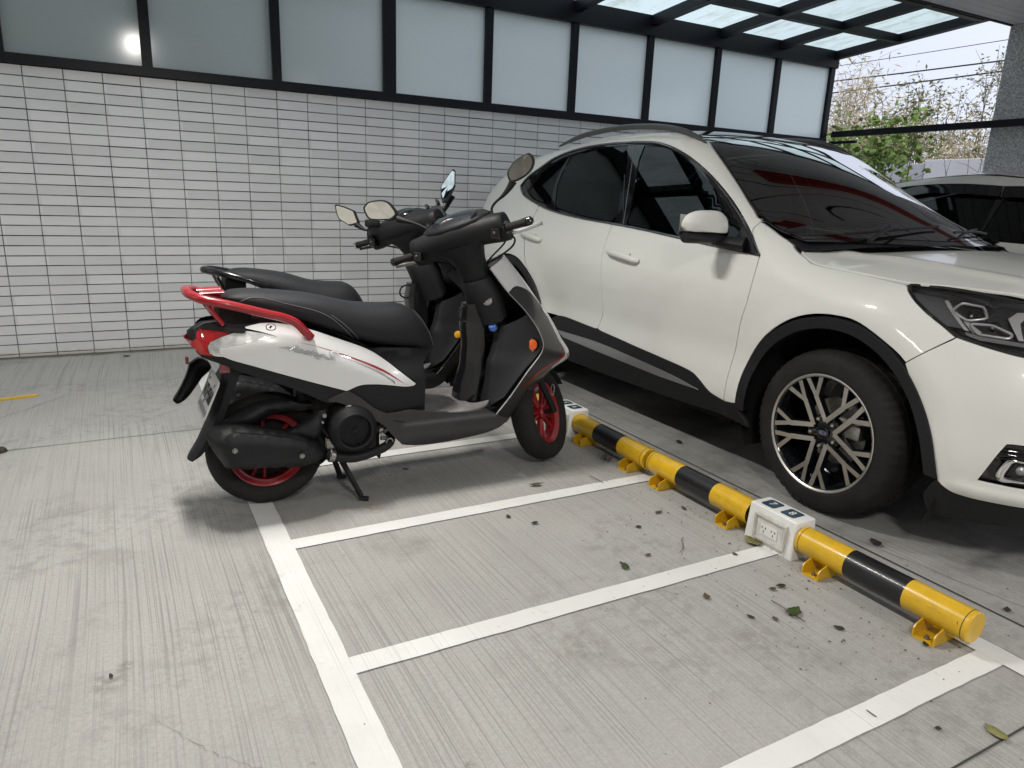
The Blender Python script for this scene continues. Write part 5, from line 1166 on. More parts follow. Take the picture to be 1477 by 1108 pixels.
    for pts, r in (([(1.13, .12, .44), (1.17, .16, .46), (1.22, .14, .44), (1.30, .13, .47)], .005), ([(1.10, .13, .36), (1.14, .17, .30), (1.16, .16, .25)], .006), ([(1.33, .14, .42), (1.36, .17, .36), (1.34, .17, .30)], .006), ([(1.36, .15, .33), (1.40, .17, .30), (1.43, .15, .26)], .004)):
        g.tube(catmull([T(*p) for p in pts], 5), r, 8)
    g.obj('engine_hose', M['rubber'], root)
    G().box(T(1.135, .155, .29), T(1.165, .175, .255), .004).obj('engine_bracket', M['steel'], root, False)
    pillow('engine_tab', [(1.345, .300), (1.375, .315), (1.385, .295), (1.36, .285)], .15, .165, .004, M['silver'], root, .006, 1)
    # --- belly and floor
    for sd in (1, -1):
        be = curve2([[(1.14, .455), (1.21, .480), (1.25, .466), (1.36, .384), (1.478, .382)], [(1.478, .382), (1.577, .361), (1.716, .346), (1.83, .345)], [(1.83, .345), (1.875, .318)], [(1.875, .318), (1.93, .292)], [(1.93, .292), (1.90, .262), (1.864, .242), (1.791, .224), (1.648, .207), (1.531, .209), (1.445, .228)], [(1.445, .228), (1.394, .284), (1.346, .340), (1.20, .432), (1.14, .445)]])
        def bf(x, z, off=0., sd=sd):
            w = .196 - .055 * max(0, (.30 - z) / .10) ** 2 - .02 * ss(1.35, 1.15, x) + .007 * ss(.330, .322, z) * ss(1.40, 1.46, x) + .0
            return T(x, sd * (w + off), z)
        panel('belly_cover', be, bf, M['sc_black'] if not A else mat('belly graphite', (.040, .040, .041), .40, metal=.2, var=.1, vscale=9), root, .018, .02)
    sm = catmull([(1.40, .345, 0), (1.50, .322, 0), (1.62, .300, 0), (1.78, .292, 0), (1.90, .290, 0)], 6)
    G().tube([T(p.x, .1965 - .055 * max(0, (.30 - p.y) / .10) ** 2, p.y) for p in sm], .0022, 6).obj('belly_seam', M['dark'], root)
    for q in ((1.93, .150, .395), (1.99, .158, .455)): G().lathe([(.0001, .001), (.006, .001), (.007, -.003)], T(*q), (-.8, -.5, .4), 12).obj('shield_screw', M['dark'], root)
    g = G(); g.loft([[T(x, a, z) for a, z in ((-w, zt), (w, zt), (w, zl + .03), (w * .7, zl), (-w * .7, zl), (-w, zl + .03))] for x, w, zt, zl in ((1.40, .15, .37, .25), (1.5, .17, .348, .215), (1.7, .17, .342, .212), (1.86, .165, .338, .25), (1.96, .12, .33, .29))]).obj('floor_core', M['sc_black'], root, False)
    fm = curve2([[(1.478, .185), (1.60, .192), (1.75, .190), (1.83, .17), (1.862, .14)], [(1.862, .14), (1.80, .10), (1.78, .04), (1.78, -.04), (1.80, -.10), (1.862, -.14)], [(1.862, -.14), (1.83, -.17), (1.75, -.190), (1.60, -.192), (1.478, -.185)], [(1.478, -.185), (1.52, -.13), (1.535, 0), (1.52, .13)]])
    panel('footboard', fm, lambda x, y, off=0.: T(x, y, .352 + .012 * ss(1.53, 1.48, x) + .022 * ss(1.76, 1.88, x) ** 2 + off), M['floor_mat'], root, .03, .01)
    # --- leg shield and nose
    def tab(TB, s, j): return smooth_tab([(i, r[j]) for i, r in enumerate(TB)], s)
    def nose(t, s, off=0.):
        def p(t, s):
            cx, cz = tab(FS_C, s, 0), tab(FS_C, s, 1); ex, ez, hw = (tab(FS_E, s, j) for j in range(3)); a = abs(t)
            return Vector(T(cx - (cx - ex) * a ** 1.7, hw * (t if a <= 1 else t), cz + (ez - cz) * a ** 1.4))
        q = p(t, s)
        if off:
            n = (p(t + .01, s) - p(t - .01, s)).cross(p(t, s + .02) - p(t, s - .02)).normalized()
            if n.x < 0: n = -n
            q = q + n * off
        return q
    top_m = wht
    panel('front_cover', curve2([[(-.98, 0), (0, -.0), (.98, 0)], [(.98, 0), (.98, 1.08)], [(.98, 1.08), (.7, .98), (.45, 1.3), (.30, 1.75)], [(.30, 1.75), (.26, 3.0), (.50, 5.25)], [(.50, 5.25), (.40, 5.9), (-.40, 5.9), (-.50, 5.25)], [(-.50, 5.25), (-.26, 3.0), (-.30, 1.75)], [(-.30, 1.75), (-.45, 1.3), (-.7, .98), (-.98, 1.08)], [(-.98, 1.08), (-.98, 0)]]), nose, top_m, root, .12, .006)
    for sd in (1, -1):
        q = lambda P: [(sd * a, b) for a, b in P]
        panel('front_flank', q(curve2([[(.99, 1.12), (.99, 4.0), (.99, 8.0)], [(.99, 8.0), (.4, 8.0)], [(.0, 8.0), (.0, 6.8), (.0, 5.95)], [(.0, 5.94), (.41, 5.93), (.515, 5.28)], [(.515, 5.28), (.275, 3.0), (.32, 1.80)], [(.32, 1.80), (.46, 1.36), (.72, 1.03), (.99, 1.12)]])), nose, flank, root, .12, .006)
        panel('headlamp_glass', q(curve2([[(.22, 2.2), (.40, 2.8), (.47, 3.8), (.47, 4.7), (.44, 5.05)], [(.44, 5.05), (.28, 4.8), (.20, 3.6), (.22, 2.2)]])), lambda t, s, off=0.: nose(t, s, off + .003), M['clear_lens'] if A else M['sc_dark'], root, .1, .004)
        if A: panel('red_stripe', q(curve2([[(.42, 3.9), (.49, 4.6), (.525, 5.25)], [(.525, 5.25), (.64, 5.80), (.76, 6.3), (.88, 6.8)], [(.88, 6.8), (.78, 6.05), (.66, 5.50), (.56, 4.85), (.44, 3.9)]])), lambda t, s, off=0.: nose(t, s, off + .0008), M['sc_red'], root, .1, 0)
        e = catmull([nose(sd * .995, s_ / 2, .0) for s_ in range(0, 17)], 3); G().tube(e, .0022, 6).obj('shield_edge', M['silver'] if A else M['sc_dark'], root)  # the white scooter's edge highlight is put in as a silver tube
    def inner(t, s, off=0.):
        ex, ez, hw = (tab(FS_E, s, j) for j in range(3)); d = .035 * ss(1., .82, abs(t))
        return T(ex + d - off, hw * t, ez)
    panel('leg_shield', [(-.99, 0), (.99, 0), (.99, 8), (-.99, 8)], inner, M['sc_black'], root, .12, 0)
    # pocket walls either side of the centre spine
    def pocket_f(t, s, off=0.):
        ex, ez, hw = (tab(FS_E, s, j) for j in range(3)); xin = 1.845 + .075 * max(0, (ez - .36) / .34); k = ss(1.0, .50, abs(t))
        return T(ex - (ex - min(xin, ex)) * k + .012 - off - .010 * exp(-((s - 5.6) / .5) ** 2) * k, hw * t, ez)
    for sd in (1, -1):
        pk = [(sd * a, b) for a, b in curve2([[(.30, 3.35), (.55, 3.15), (.90, 2.35)], [(.90, 2.35), (.93, 4.2), (.90, 5.6), (.84, 7.2)], [(.84, 7.2), (.6, 7.9), (.30, 8.0)]])]
        panel('glove_pocket', pk, pocket_f, M['sc_black'] if not A else mat('pocket plastic', (.016, .016, .018), .45, spec=.35, bump=.15, bscale=1200), root, .12, .02)
    G().loft([[T(x + .5 * sx * d, sy * w, z) for sx, sy in ((-1, -.75), (-1.1, 0), (-1, .75), (-.3, 1), (.8, 1), (.8, -1), (-.3, -1))] for x, z, w, d in ((1.835, .785, .045, .07), (1.835, .70, .050, .09), (1.845, .60, .046, .09), (1.838, .50, .048, .09), (1.815, .42, .055, .09), (1.805, .345, .060, .09))]).obj('centre_spine', M['sc_dark'], root, angle=50)
    hk = G().tube(catmull([T(1.795, .012, .775), T(1.770, .014, .762), T(1.765, .014, .725), T(1.785, .012, .705), T(1.80, .012, .718)], 5), .0045, 8); hk.obj('bag_hook', M['sc_dark'], root)
    c0, c1 = Vector((1.853, 0, .893)), Vector((1.925, 0, .76))
    secs = []
    for k, (x, z, rx, ry) in enumerate(((1.853, .900, .066, .074), (1.856, .893, .071, .080), (1.885, .835, .080, .092), (1.905, .775, .080, .100), (1.925, .715, .074, .105))):
        secs.append([T(x + rx * cos(a * pi / 16) * .92, ry * sin(a * pi / 16), z + rx * cos(a * pi / 16) * .40) for a in range(32)])
    G().loft(secs).obj('steering_shroud', M['sc_black'], root, angle=50)
    if A:
        g = G().lathe([(.0001, .004), (.010, .004), (.012, .002), (.020, .001), (.021, .004), (.023, .001), (.023, -.006)], T(1.868, .086, .806), (-.62, -.72, .30), 24); g.obj('ignition_ring', M['steel'], root)
        g = G().lathe([(.0001, .002), (.014, .0025), (.018, -.004), (.018, -.02)], T(1.895, .085, .695), (-.5, -.3, .8), 20); g.obj('blue_cap', mat('blue cap', (.06, .16, .50), .3, coat=.4), root)
        g = G().lathe([(.0001, .006), (.017, .0055), (.024, .003), (.0265, -.002), (.0265, -.012)], T(2.060, .158, .612), (-.80, -.58, .08), 28); g.obj('orange_reflector', M['orange'], root)
        g = G().lathe([(.0265, .0), (.0305, .001), (.0315, -.004), (.0315, -.012)], T(2.060, .158, .612), (-.80, -.58, .08), 28); g.obj('reflector_ring', M['sc_dark'], root)
    else:
        g = G().lathe([(.0001, .006), (.012, .0055), (.018, .003), (.020, -.002), (.020, -.012)], (2.035, -2.625, .520), (-.6, -.75, .08), 28); g.obj('amber_reflector', M['amber'], root)
        g = G().lathe([(.0001, .004), (.008, .004), (.010, .002), (.019, .001), (.019, -.006)], (1.945, -2.515, .735), (-.6, -.75, .3), 20); g.obj('ignition_ring', M['silver'], root)
    # --- steering assembly
    th = radians(theta); A0 = T(1.853, 0, .907); av = Vector((-.469, 0, .883)); fv = Vector((.883, 0, .469)); rv = Vector((0, -1, 0))
    F_ = fv * cos(th) - rv * sin(th); R_ = rv * cos(th) + fv * sin(th)
    def ST(f, l, h): return A0 + F_ * f + R_ * l + av * h
    def ring(fc, lc, hc, rf, rh, n=24, ex=.85):
        out = []
        for k in range(n):
            a = 2 * pi * k / n; c_, s_ = cos(a), sin(a); out.append(ST(fc + rf * abs(c_) ** ex * (1 if c_ > 0 else -1), lc, hc + rh * abs(s_) ** ex * (1 if s_ > 0 else -1)))
        return out
    secs = []
    for h, rf, rl, f0 in ((-.012, .060, .064, 0), (.03, .059, .066, 0), (.06, .060, .070, 0), (.085, .062, .079, 0), (.105, .064, .094, 0), (.125, .066, .125, 0), (.145, .066, .172, 0), (.165, .066, .205, 0)):
        secs.append([ST(f0 + rf * cos(a * pi / 14), rl * sin(a * pi / 14), h + (.0 if h < .1 else .02 * abs(sin(a * pi / 14)) ** 3)) for a in range(28)])
    hb = G().loft(secs).obj('handlebar_neck', M['sc_black'], root, angle=60)
    secs = []
    for l, fc, hc, rf, rh in ((-.232, .0, .172, .040, .054), (-.229, .002, .172, .046, .060), (-.19, .005, .174, .050, .062), (-.14, .015, .180, .066, .062), (-.08, .025, .190, .088, .066), (0, .030, .195, .10, .070), (.08, .025, .190, .088, .066), (.14, .015, .180, .066, .062), (.19, .005, .174, .050, .062), (.229, .002, .172, .046, .060), (.232, .0, .172, .040, .054)):
        secs.append(ring(fc, l, hc, rf, rh))
    G().loft(secs).obj('handlebar_cover', M['sc_black'], root, angle=60)
    if A:
        # instrument pod with visor hump behind it
        secs = []
        for k in range(9):
            t = -1 + 2 * k / 8; w_ = sqrt(max(.0, 1 - t * t * .97)); secs.append([ST(.030 + .085 * cos(a * pi / 10) * w_, t * .165, .240 + .030 * sin(a * pi / 10) * w_) for a in range(20)])
        G().loft(secs).obj('dash_hood', M['sc_black'], root, angle=60)
        nrm = (av * .93 - F_ * .36).normalized(); upv = (F_ * .93 + av * .36).normalized(); dc = ST(-.002, .01, .262)
        def dial(u, v, off=0.): return dc + R_ * u + upv * v + nrm * off
        od = [(.115 * cos(t * pi / 16), .050 * abs(sin(t * pi / 16)) ** .8 * (1 if sin(t * pi / 16) > 0 else -.8)) for t in range(32)]
        dsh = panel('instrument_panel', od, lambda u, v, off=0.: dial(u, v, off), M['sc_dark'], root, .02, .03)
        da = [(-.030 + .052 * cos(t * pi / 20), -.026 + .046 * sin(t * pi / 20)) for t in range(21)] + [(-.030 + .036 * cos(t * pi / 20), -.026 + .030 * sin(t * pi / 20)) for t in range(20, -1, -1)]
        panel('speed_dial', da, lambda u, v, off=0.: dial(u, v, off + .002), mat('dial white', (.62, .62, .62), .4), dsh, .02, 0)
        panel('dial_needle', [(-.004, -.01), (-.045, .022), (-.046, .018)], lambda u, v, off=0.: dial(u, v, off + .003), M['sc_red'], dsh, .02, 0)
        panel('dial_glass', [(x * .93, z * .93) for x, z in od], lambda u, v, off=0.: dial(u, v, off + .006), M['lens'], dsh, .03, 0)
    else:
        secs = []
        for k in range(9):
            t = -1 + 2 * k / 8; w_ = sqrt(max(.0, 1 - t * t * .97)); secs.append([ST(.02 + .06 * cos(a * pi / 10) * w_, t * .085, .250 + .026 * sin(a * pi / 10) * w_) for a in range(20)])
        G().loft(secs).obj('dash_hood', M['sc_dark'], root, angle=60)
    f0, hh = -.020, .172
    for sd in (1, -1):
        G().tube([ST(f0 + .002, sd * .225, hh), ST(f0 + .001, sd * .236, hh)], .028, 20).obj('grip_collar', M['sc_dark'], root)
        pts = [ST(f0 - .004 * i / 8, sd * (.232 + .100 * i / 8), hh) for i in range(9)]
        G().tube(pts, [.0175, .0165, .0160, .0158, .0158, .0160, .0163, .0178, .0180], 18).obj('grip', M['rubber'], root)
        G().tube([ST(f0 - .004, sd * q, hh) for q in (.331, .335, .340, .350, .355, .358)], [.013, .0185, .0185, .0175, .012, .008], 16).obj('bar_end', M['sc_dark'] if A else M['chrome'], root)
        lm = mat('polished lever', (.62, .62, .62), .3, metal=.6) if (A and sd == 1) else (M['steel'] if A else M['sc_dark'])
        G().tube(catmull([ST(f0 + .030, sd * .205, hh - .030), ST(f0 + .042, sd * .245, hh - .042), ST(f0 + .046, sd * .30, hh - .044), ST(f0 + .040, sd * .372, hh - .036)], 5), [(.0075, .005)] * 15 + [(.009, .006)], 10, flat=tuple(av)).obj('brake_lever', lm, root)
        G().box((-.022, -.020, -.022), (.022, .020, .022), .006, xf=Matrix.Translation(ST(-.046, sd * .195, hh - .004)) @ Matrix.Rotation(th, 4, 'Z')).obj('switch_block', M['sc_dark'], root, False)
        g = G()
        for q in (-.010, .008): g.lathe([(.0001, .005), (.005, .004), (.006, 0)], ST(-.066, sd * .195, hh + q), -F_, 10)
        g.obj('switch_buttons', M['steel'], root)
    G().tube(catmull([ST(.0, .225, .135), ST(.01, .235, .105), ST(.01, .205, .075), ST(.02, .12, .045), ST(.03, .06, .03)], 6), .0042, 8).obj('brake_hose', M['rubber'], root)
    g = G()
    for a_, b_, c2_, d_ in (((.02, -.20, .120), (.045, -.16, .085), (.05, -.09, .05), (.03, -.03, .0)), ((.04, -.22, .150), (.075, -.17, .11), (.06, -.08, .06), (.04, -.02, .01)), ((.03, .20, .120), (.06, .15, .08), (.05, .07, .04), (.04, .02, .0))):
        g.tube(catmull([ST(*a_), ST(*b_), ST(*c2_), ST(*d_)], 5), .0038, 8)
    g.obj('control_cable', M['rubber'], root)
    # mirrors
    if A:
        mirs = [([(1.905, -3.380, 1.335), (1.911, -3.385, 1.361), (1.930, -3.404, 1.394), (1.954, -3.429, 1.415), (1.967, -3.444, 1.421), (1.979, -3.459, 1.407), (1.981, -3.463, 1.381), (1.973, -3.456, 1.355), (1.956, -3.438, 1.331), (1.932, -3.413, 1.312), (1.913, -3.391, 1.308)],
                 [(1.914, -3.409, 1.311), (1.903, -3.398, 1.284), (1.885, -3.381, 1.253), (1.863, -3.358, 1.225), (1.852, -3.347, 1.203), (1.851, -3.347, 1.185), (1.853, -3.352, 1.150)], (-.75, -.66, .05)),
                ([(1.473, -2.798, 1.169), (1.481, -2.805, 1.190), (1.499, -2.825, 1.205), (1.539, -2.869, 1.212), (1.562, -2.897, 1.203), (1.579, -2.918, 1.179), (1.589, -2.931, 1.153), (1.575, -2.917, 1.133), (1.560, -2.901, 1.126), (1.503, -2.836, 1.122), (1.485, -2.815, 1.134)],
                 [(1.581, -2.950, 1.134), (1.599, -2.979, 1.128), (1.622, -3.006, 1.122), (1.645, -3.032, 1.114), (1.662, -3.052, 1.104), (1.673, -3.066, 1.096), (1.677, -3.072, 1.060)], (-.75, -.66, .05))]
    else:
        mirs = [([(1.511, -2.154, 1.170), (1.516, -2.160, 1.175), (1.550, -2.199, 1.165), (1.591, -2.247, 1.145), (1.608, -2.272, 1.083), (1.587, -2.248, 1.071), (1.569, -2.227, 1.066), (1.526, -2.177, 1.096), (1.516, -2.163, 1.127)],
                 [(1.589, -2.266, 1.076), (1.618, -2.301, 1.053), (1.646, -2.334, 1.041), (1.652, -2.343, .990)], (-.75, -.66, .05)),
                ([(1.930, -2.619, 1.243), (1.957, -2.553, 1.285), (2.009, -2.499, 1.328), (2.075, -2.434, 1.381), (2.082, -2.454, 1.374), (2.030, -2.573, 1.299), (1.987, -2.623, 1.260), (1.936, -2.673, 1.219), (1.918, -2.670, 1.215)],
                 [(2.001, -2.600, 1.253), (1.977, -2.578, 1.192), (1.954, -2.556, 1.138), (1.930, -2.534, 1.067), (1.900, -2.53, 1.02)], (-.28, -.42, .86))]
    for pts, stem, nv in mirs:
        nv = Vector(nv).normalized(); P = catmull(pts, 4, True) if A else resample3(pts, .006); c = sum(P, Vector()) / len(P)
        secs = [[c + (p - c) * k - nv * d for p in P] for k, d in ((.93, -.0015), (.99, -.001), (1.02, .004), (1.0, .012), (.90, .022), (.70, .030), (.4, .034))]
        mo_ = G().loft(secs).obj('mirror_shell', M['sc_black'], root, angle=50)
        gl = G(); gp = [c + (p - c) * .87 + nv * .0022 for p in P]; n = len(gp)
        gl.add(gp + [c + nv * .0022], [[i, (i + 1) % n, n] for i in range(n)]); gl.obj('mirror_glass', M['mirror'], mo_, False)
        s_ = [Vector(p) - nv * .012 for p in stem]; cc = catmull(s_, 5); n = len(cc)
        G().tube(cc, [(.0175 - .012 * min(1, i / (n * .42))) if i < n * .45 else (.0055 if i < n * .8 else .0055 + .009 * (i / n - .8) / .2) for i in range(n)], 12).obj('mirror_stem', M['sc_black'], mo_)
    if not A:
        hp = Vector((1.925, -2.572, 1.148)); nv = Vector((-.70, -.62, .34)).normalized()
        u = Vector((.66, -.75, 0)).normalized(); w_ = nv.cross(u)
        q = Matrix.Translation(hp) @ Matrix((( u.x, w_.x, nv.x, 0), (u.y, w_.y, nv.y, 0), (u.z, w_.z, nv.z, 0), (0, 0, 0, 1))) @ Matrix.Rotation(radians(28), 4, 'Z')
        g = G(); g.prism([(-.030, -.042), (.030, -.042), (.044, -.02), (.044, .02), (.030, .042), (-.030, .042), (-.044, .02), (-.044, -.02)], 2, -.012, .010, bev=.002); g.v = [tuple(q @ Vector(v)) for v in g.v]
        for a, b in ((-.030, .05), (.030, .05), (-.046, -.03), (.046, -.03), (.0, -.05)): g.box((a - .006, b - .012, -.01), (a + .006, b + .014, .024), .003, xf=q)
        g.tube([hp - nv * .01, hp - nv * .03 + Vector((0, 0, -.04)), Vector((1.90, -2.55, 1.05))], .012, 10); g.obj('phone_holder', M['sc_black'], root, False)
        g = G(); g.box((1.64, -2.37, 1.02), (1.70, -2.31, 1.075), .012); g.box((1.625, -2.375, 1.065), (1.695, -2.305, 1.105), .014); g.obj('camera_mount', M['sc_black'], root, False)
        G().box(ST(-.05, -.215, hh - .022), ST(-.058, -.195, hh - .012), .001).obj('yellow_switch', mat('yellow switch', (.75, .65, .12), .4), root, False)
    # front wheel, fork, fender
    wc = ST(.0, 0, -.765)
    sc_wheel('front_wheel', wc, tuple(R_), None, .229, .112, .150, True)
    g = G()
    for sd in (1, -1): g.tube([ST(.0, sd * .078, -.30), ST(0, sd * .078, -.77)], [(.018), (.016)], 12)
    g.tube([ST(0, -.09, -.30), ST(0, .09, -.30)], .02, 10); g.tube([ST(0, 0, -.05), ST(0, 0, -.31)], .03, 12); g.tube([wc - R_ * .09, wc + R_ * .09], .011, 10); g.obj('fork', M['sc_black'], root)
    secs = []
    for k in range(13):
        a = radians(20 + 125 * k / 12); d = fv * 0; u_ = Vector((0, 0, 1)); fwd = Vector((R_.y * -1, R_.x, 0)).normalized(); fwd = fwd if fwd.x > 0 else -fwd
        rad = fwd * cos(a) + R_.cross(fwd) * sin(a) * (1 if R_.cross(fwd).z > 0 else -1)
        secs.append([wc + rad * (.240 + .012 * cos(b)) + R_ * .062 * sin(b) * 1.0 for b in [(-1.5 + 3.0 * j / 8) for j in range(9)]])
    G().loft(secs, cap=False, closed=False).obj('front_fender', M['sc_black'], root)
    if A:
        g = G(); c_ = wc + R_ * .075 + Vector((-.01, 0, .115)); g.tube([c_ + Vector((.010 * cos(a * pi / 6), 0, .028 * sin(a * pi / 6) - .01)) for a in range(13)], .0022, 6); g.obj('wire_clip', M['chrome'], root)
    return root
build_scooter('A', 'white scooter with red grab rail and red wheel rims in front of the black scooter', (0, -3.22), 41.2)
build_scooter('B', 'black scooter with diamond mirrors and a phone holder behind the white scooter', (0, -2.46), 34)
# ------------------------------------------------------------------ second white car, side on, mostly behind the first
c2 = thing('parked_car', 'second white car beyond the crossover, only its roof and black window visors showing', 'car', (6.37, -3.3, 0))
def c2w(y, z):
    w = .85 - .02 * abs(z - .6)
    if z > 1.05: w -= .50 * (z - 1.05)
    tz = smooth_tab([(-5.3, .80), (-4.7, .98), (-4.3, 1.10), (-3.9, 1.28), (-3.50, 1.475), (-3.29, 1.511), (-3.06, 1.527), (-2.9, 1.519), (-2.6, 1.49), (-2.0, 1.38), (-1.5, 1.20), (-1.2, .95)], y)
    if z > tz - .07: w -= .08 * (1 - sqrt(max(0, 1 - min(1, (z - tz + .07) / .07) ** 2)))
    w -= .25 * ss(-4.9, -5.5, y) + .25 * ss(-1.6, -1.0, y); return w, tz
for sd in (1, -1):
    f = lambda y, z, off=0., sd=sd: Vector((6.37 - sd * (c2w(y, z)[0] + off), y, z))
    topl = [(-5.3, .78), (-4.7, .96), (-4.3, 1.08), (-3.9, 1.262), (-3.50, 1.462), (-3.29, 1.498), (-3.06, 1.514), (-2.9, 1.506), (-2.6, 1.477), (-2.0, 1.367), (-1.5, 1.187), (-1.2, .94)]
    wo = curve2([[(-4.22, 1.075), (-3.9, 1.235), (-3.52, 1.418), (-3.27, 1.441), (-3.03, 1.455), (-2.79, 1.452), (-2.5, 1.42), (-2.0, 1.30), (-1.85, 1.20)], [(-1.85, 1.20), (-2.3, 1.12), (-3.0, 1.09), (-3.5, 1.078), (-4.22, 1.060)]])
    panel('body_side', curve2([topl, [(-1.2, .94), (-1.15, .6), (-1.2, .25)], [(-1.2, .25), (-5.3, .25)], [(-5.3, .25), (-5.35, .5), (-5.3, .78)]]), f, M['paint_white'], c2, .05, .01, holes=(wo,))
    panel('side_window', wo, lambda y, z, off=0., f=f: f(y, z, off - .012), M['glass_dark'], c2, .05, 0)
    g = [[(-3.26, 1.095), (-3.262, 1.44)], [(-3.262, 1.44), (-3.325, 1.44), (-3.345, 1.09)], [(-3.345, 1.09), (-3.26, 1.095)]]
    panel('door_pillar', curve2([[(-3.265, 1.092), (-3.262, 1.439)], [(-3.262, 1.439), (-3.320, 1.436)], [(-3.320, 1.436), (-3.34, 1.09)]]), lambda y, z, off=0., f=f: f(y, z, off - .004), M['piano'], c2, .04, .01)
    for a in (([(-2.80, 1.452), (-3.03, 1.455), (-3.275, 1.441)], [(-3.275, 1.441), (-3.285, 1.372)], [(-3.285, 1.372), (-3.03, 1.386), (-2.78, 1.388)], [(-2.78, 1.388), (-2.60, 1.36), (-2.62, 1.42), (-2.80, 1.452)]), ([(-3.30, 1.440), (-3.52, 1.418), (-3.9, 1.235)], [(-3.9, 1.235), (-3.86, 1.20)], [(-3.86, 1.20), (-3.55, 1.345), (-3.31, 1.370)], [(-3.31, 1.370), (-3.30, 1.440)])):
        panel('rain_visor', curve2(list(a)), lambda y, z, off=0., f=f: f(y, z, off + .02 + .03 * max(0, 1.44 - z)), M['piano'], c2, .04, .006)
    G().tube([f(y, z, .004) for y, z in ((-3.275, 1.44), (-3.29, 1.37))], .004, 6).obj('visor_clip', M['silver'], c2)
rt = []
for y in (-5.3, -5.0, -4.7, -4.5, -4.3, -4.1, -3.9, -3.7, -3.50, -3.4, -3.29, -3.17, -3.06, -2.9, -2.75, -2.6, -2.3, -2.0, -1.75, -1.5, -1.2):
    w, tz = c2w(y, 2.); w = c2w(y, c2w(y, .5)[1] - .003)[0]; rt.append([Vector((6.37 - w * t, y, tz - .003 + .04 * (1 - t * t))) for t in [-1 + k / 8 for k in range(17)]])
for nm, a, b, m in (('bonnet', 0, 4, 'paint_white'), ('windshield', 4, 8, 'glass_ws'), ('roof', 8, 15, 'paint_white'), ('rear_glass', 15, 19, 'glass_dark'), ('tailgate', 19, 20, 'paint_white')):
    G().loft(rt[a:b + 1], cap=False, closed=False).obj(nm, M[m], c2, angle=60)
G().box((5.6, -5.3, .2), (7.14, -1.2, .6)).box((5.75, -4.2, .6), (7.0, -1.6, 1.02)).obj('cabin', M['cabin'], c2, False)
for x, sg in ((5.60, 1), (7.14, -1)):
    for y in (-4.55, -1.95): make_wheel(c2, x, y, sg, False)

# ------------------------------------------------------------------ railing, low wall, power lines, planting beyond
rl = thing('railing', 'black metal railing running from the end of the glass screen behind the granite pillar', 'railing', (8.2, -.8, 0))
G().box((7.99, -6.0, 2.07), (8.05, -.02, 2.135), .003).obj('top_rail', M['frame'], rl, False)
G().box((7.96, -.38, 1.99), (8.0, -.03, 2.02), .002).obj('lower_rail', M['frame'], rl, False)
for y in (-2.6, -4.2, -5.8): G().box((8.0, y - .02, 0), (8.04, y + .02, 2.07)).obj('rail_post', M['frame'], rl, False)
bw = G().box((11.4, -9, -.03), (11.65, .95, 2.03), .01).obj('garden_wall', mat('pale render', (.72, .72, .76), .85, var=.06, vscale=3), smooth=False)
tag(bw, 'low pale rendered wall behind the bare twigs', 'wall')
bw = G().box((11.42, .97, -.03), (11.60, 3.2, 1.98), .01).obj('garden_wall', mat('pale render painted shade', (.55, .55, .60), .85, var=.06, vscale=3), smooth=False)  # same render in a darker colour that stands for shade
tag(bw, 'low pale wall section hidden behind the leafy shrub', 'wall')
for k, (a, b, r) in enumerate((((9.85, 5.437), (4.949, 5.414), .009), ((9.824, 5.016), (4.973, 4.942), .019), ((9.814, 4.68), (4.982, 4.697), .019))):
    d = (b[0] - a[0]); s = (b[1] - a[1]) / d; pts = []
    for i in range(21):
        y = 40 - i * 3.6; yy = y - 7.4; pts.append((20, y, a[1] + s * (y - a[0]) + .0009 * (yy * yy - 6)))
    tag(G().tube(pts, r, 6).obj('power_line', mat('cable black', (.02, .02, .022), .6)), ('thin topmost power line across the pale sky', 'thick middle power line across the pale sky', 'thick lowest power line, just above the tree tops')[k], 'power line', 'power lines')
M['bark'] = mat('grey bark', (.16, .13, .10), .9, var=.3, vscale=30); M['straw'] = mat('dry straw', (.42, .34, .20), .85, var=.3, vscale=5)
M['leaf_bright'] = mat('bright leaf', (.19, .29, .06), .5, var=.4, vscale=2.5); M['leaf_olive'] = mat('olive leaf', (.30, .30, .14), .6, var=.35, vscale=2.5); M['leaf_dry'] = mat('dry tan leaf', (.64, .56, .40), .8, var=.35, vscale=3)
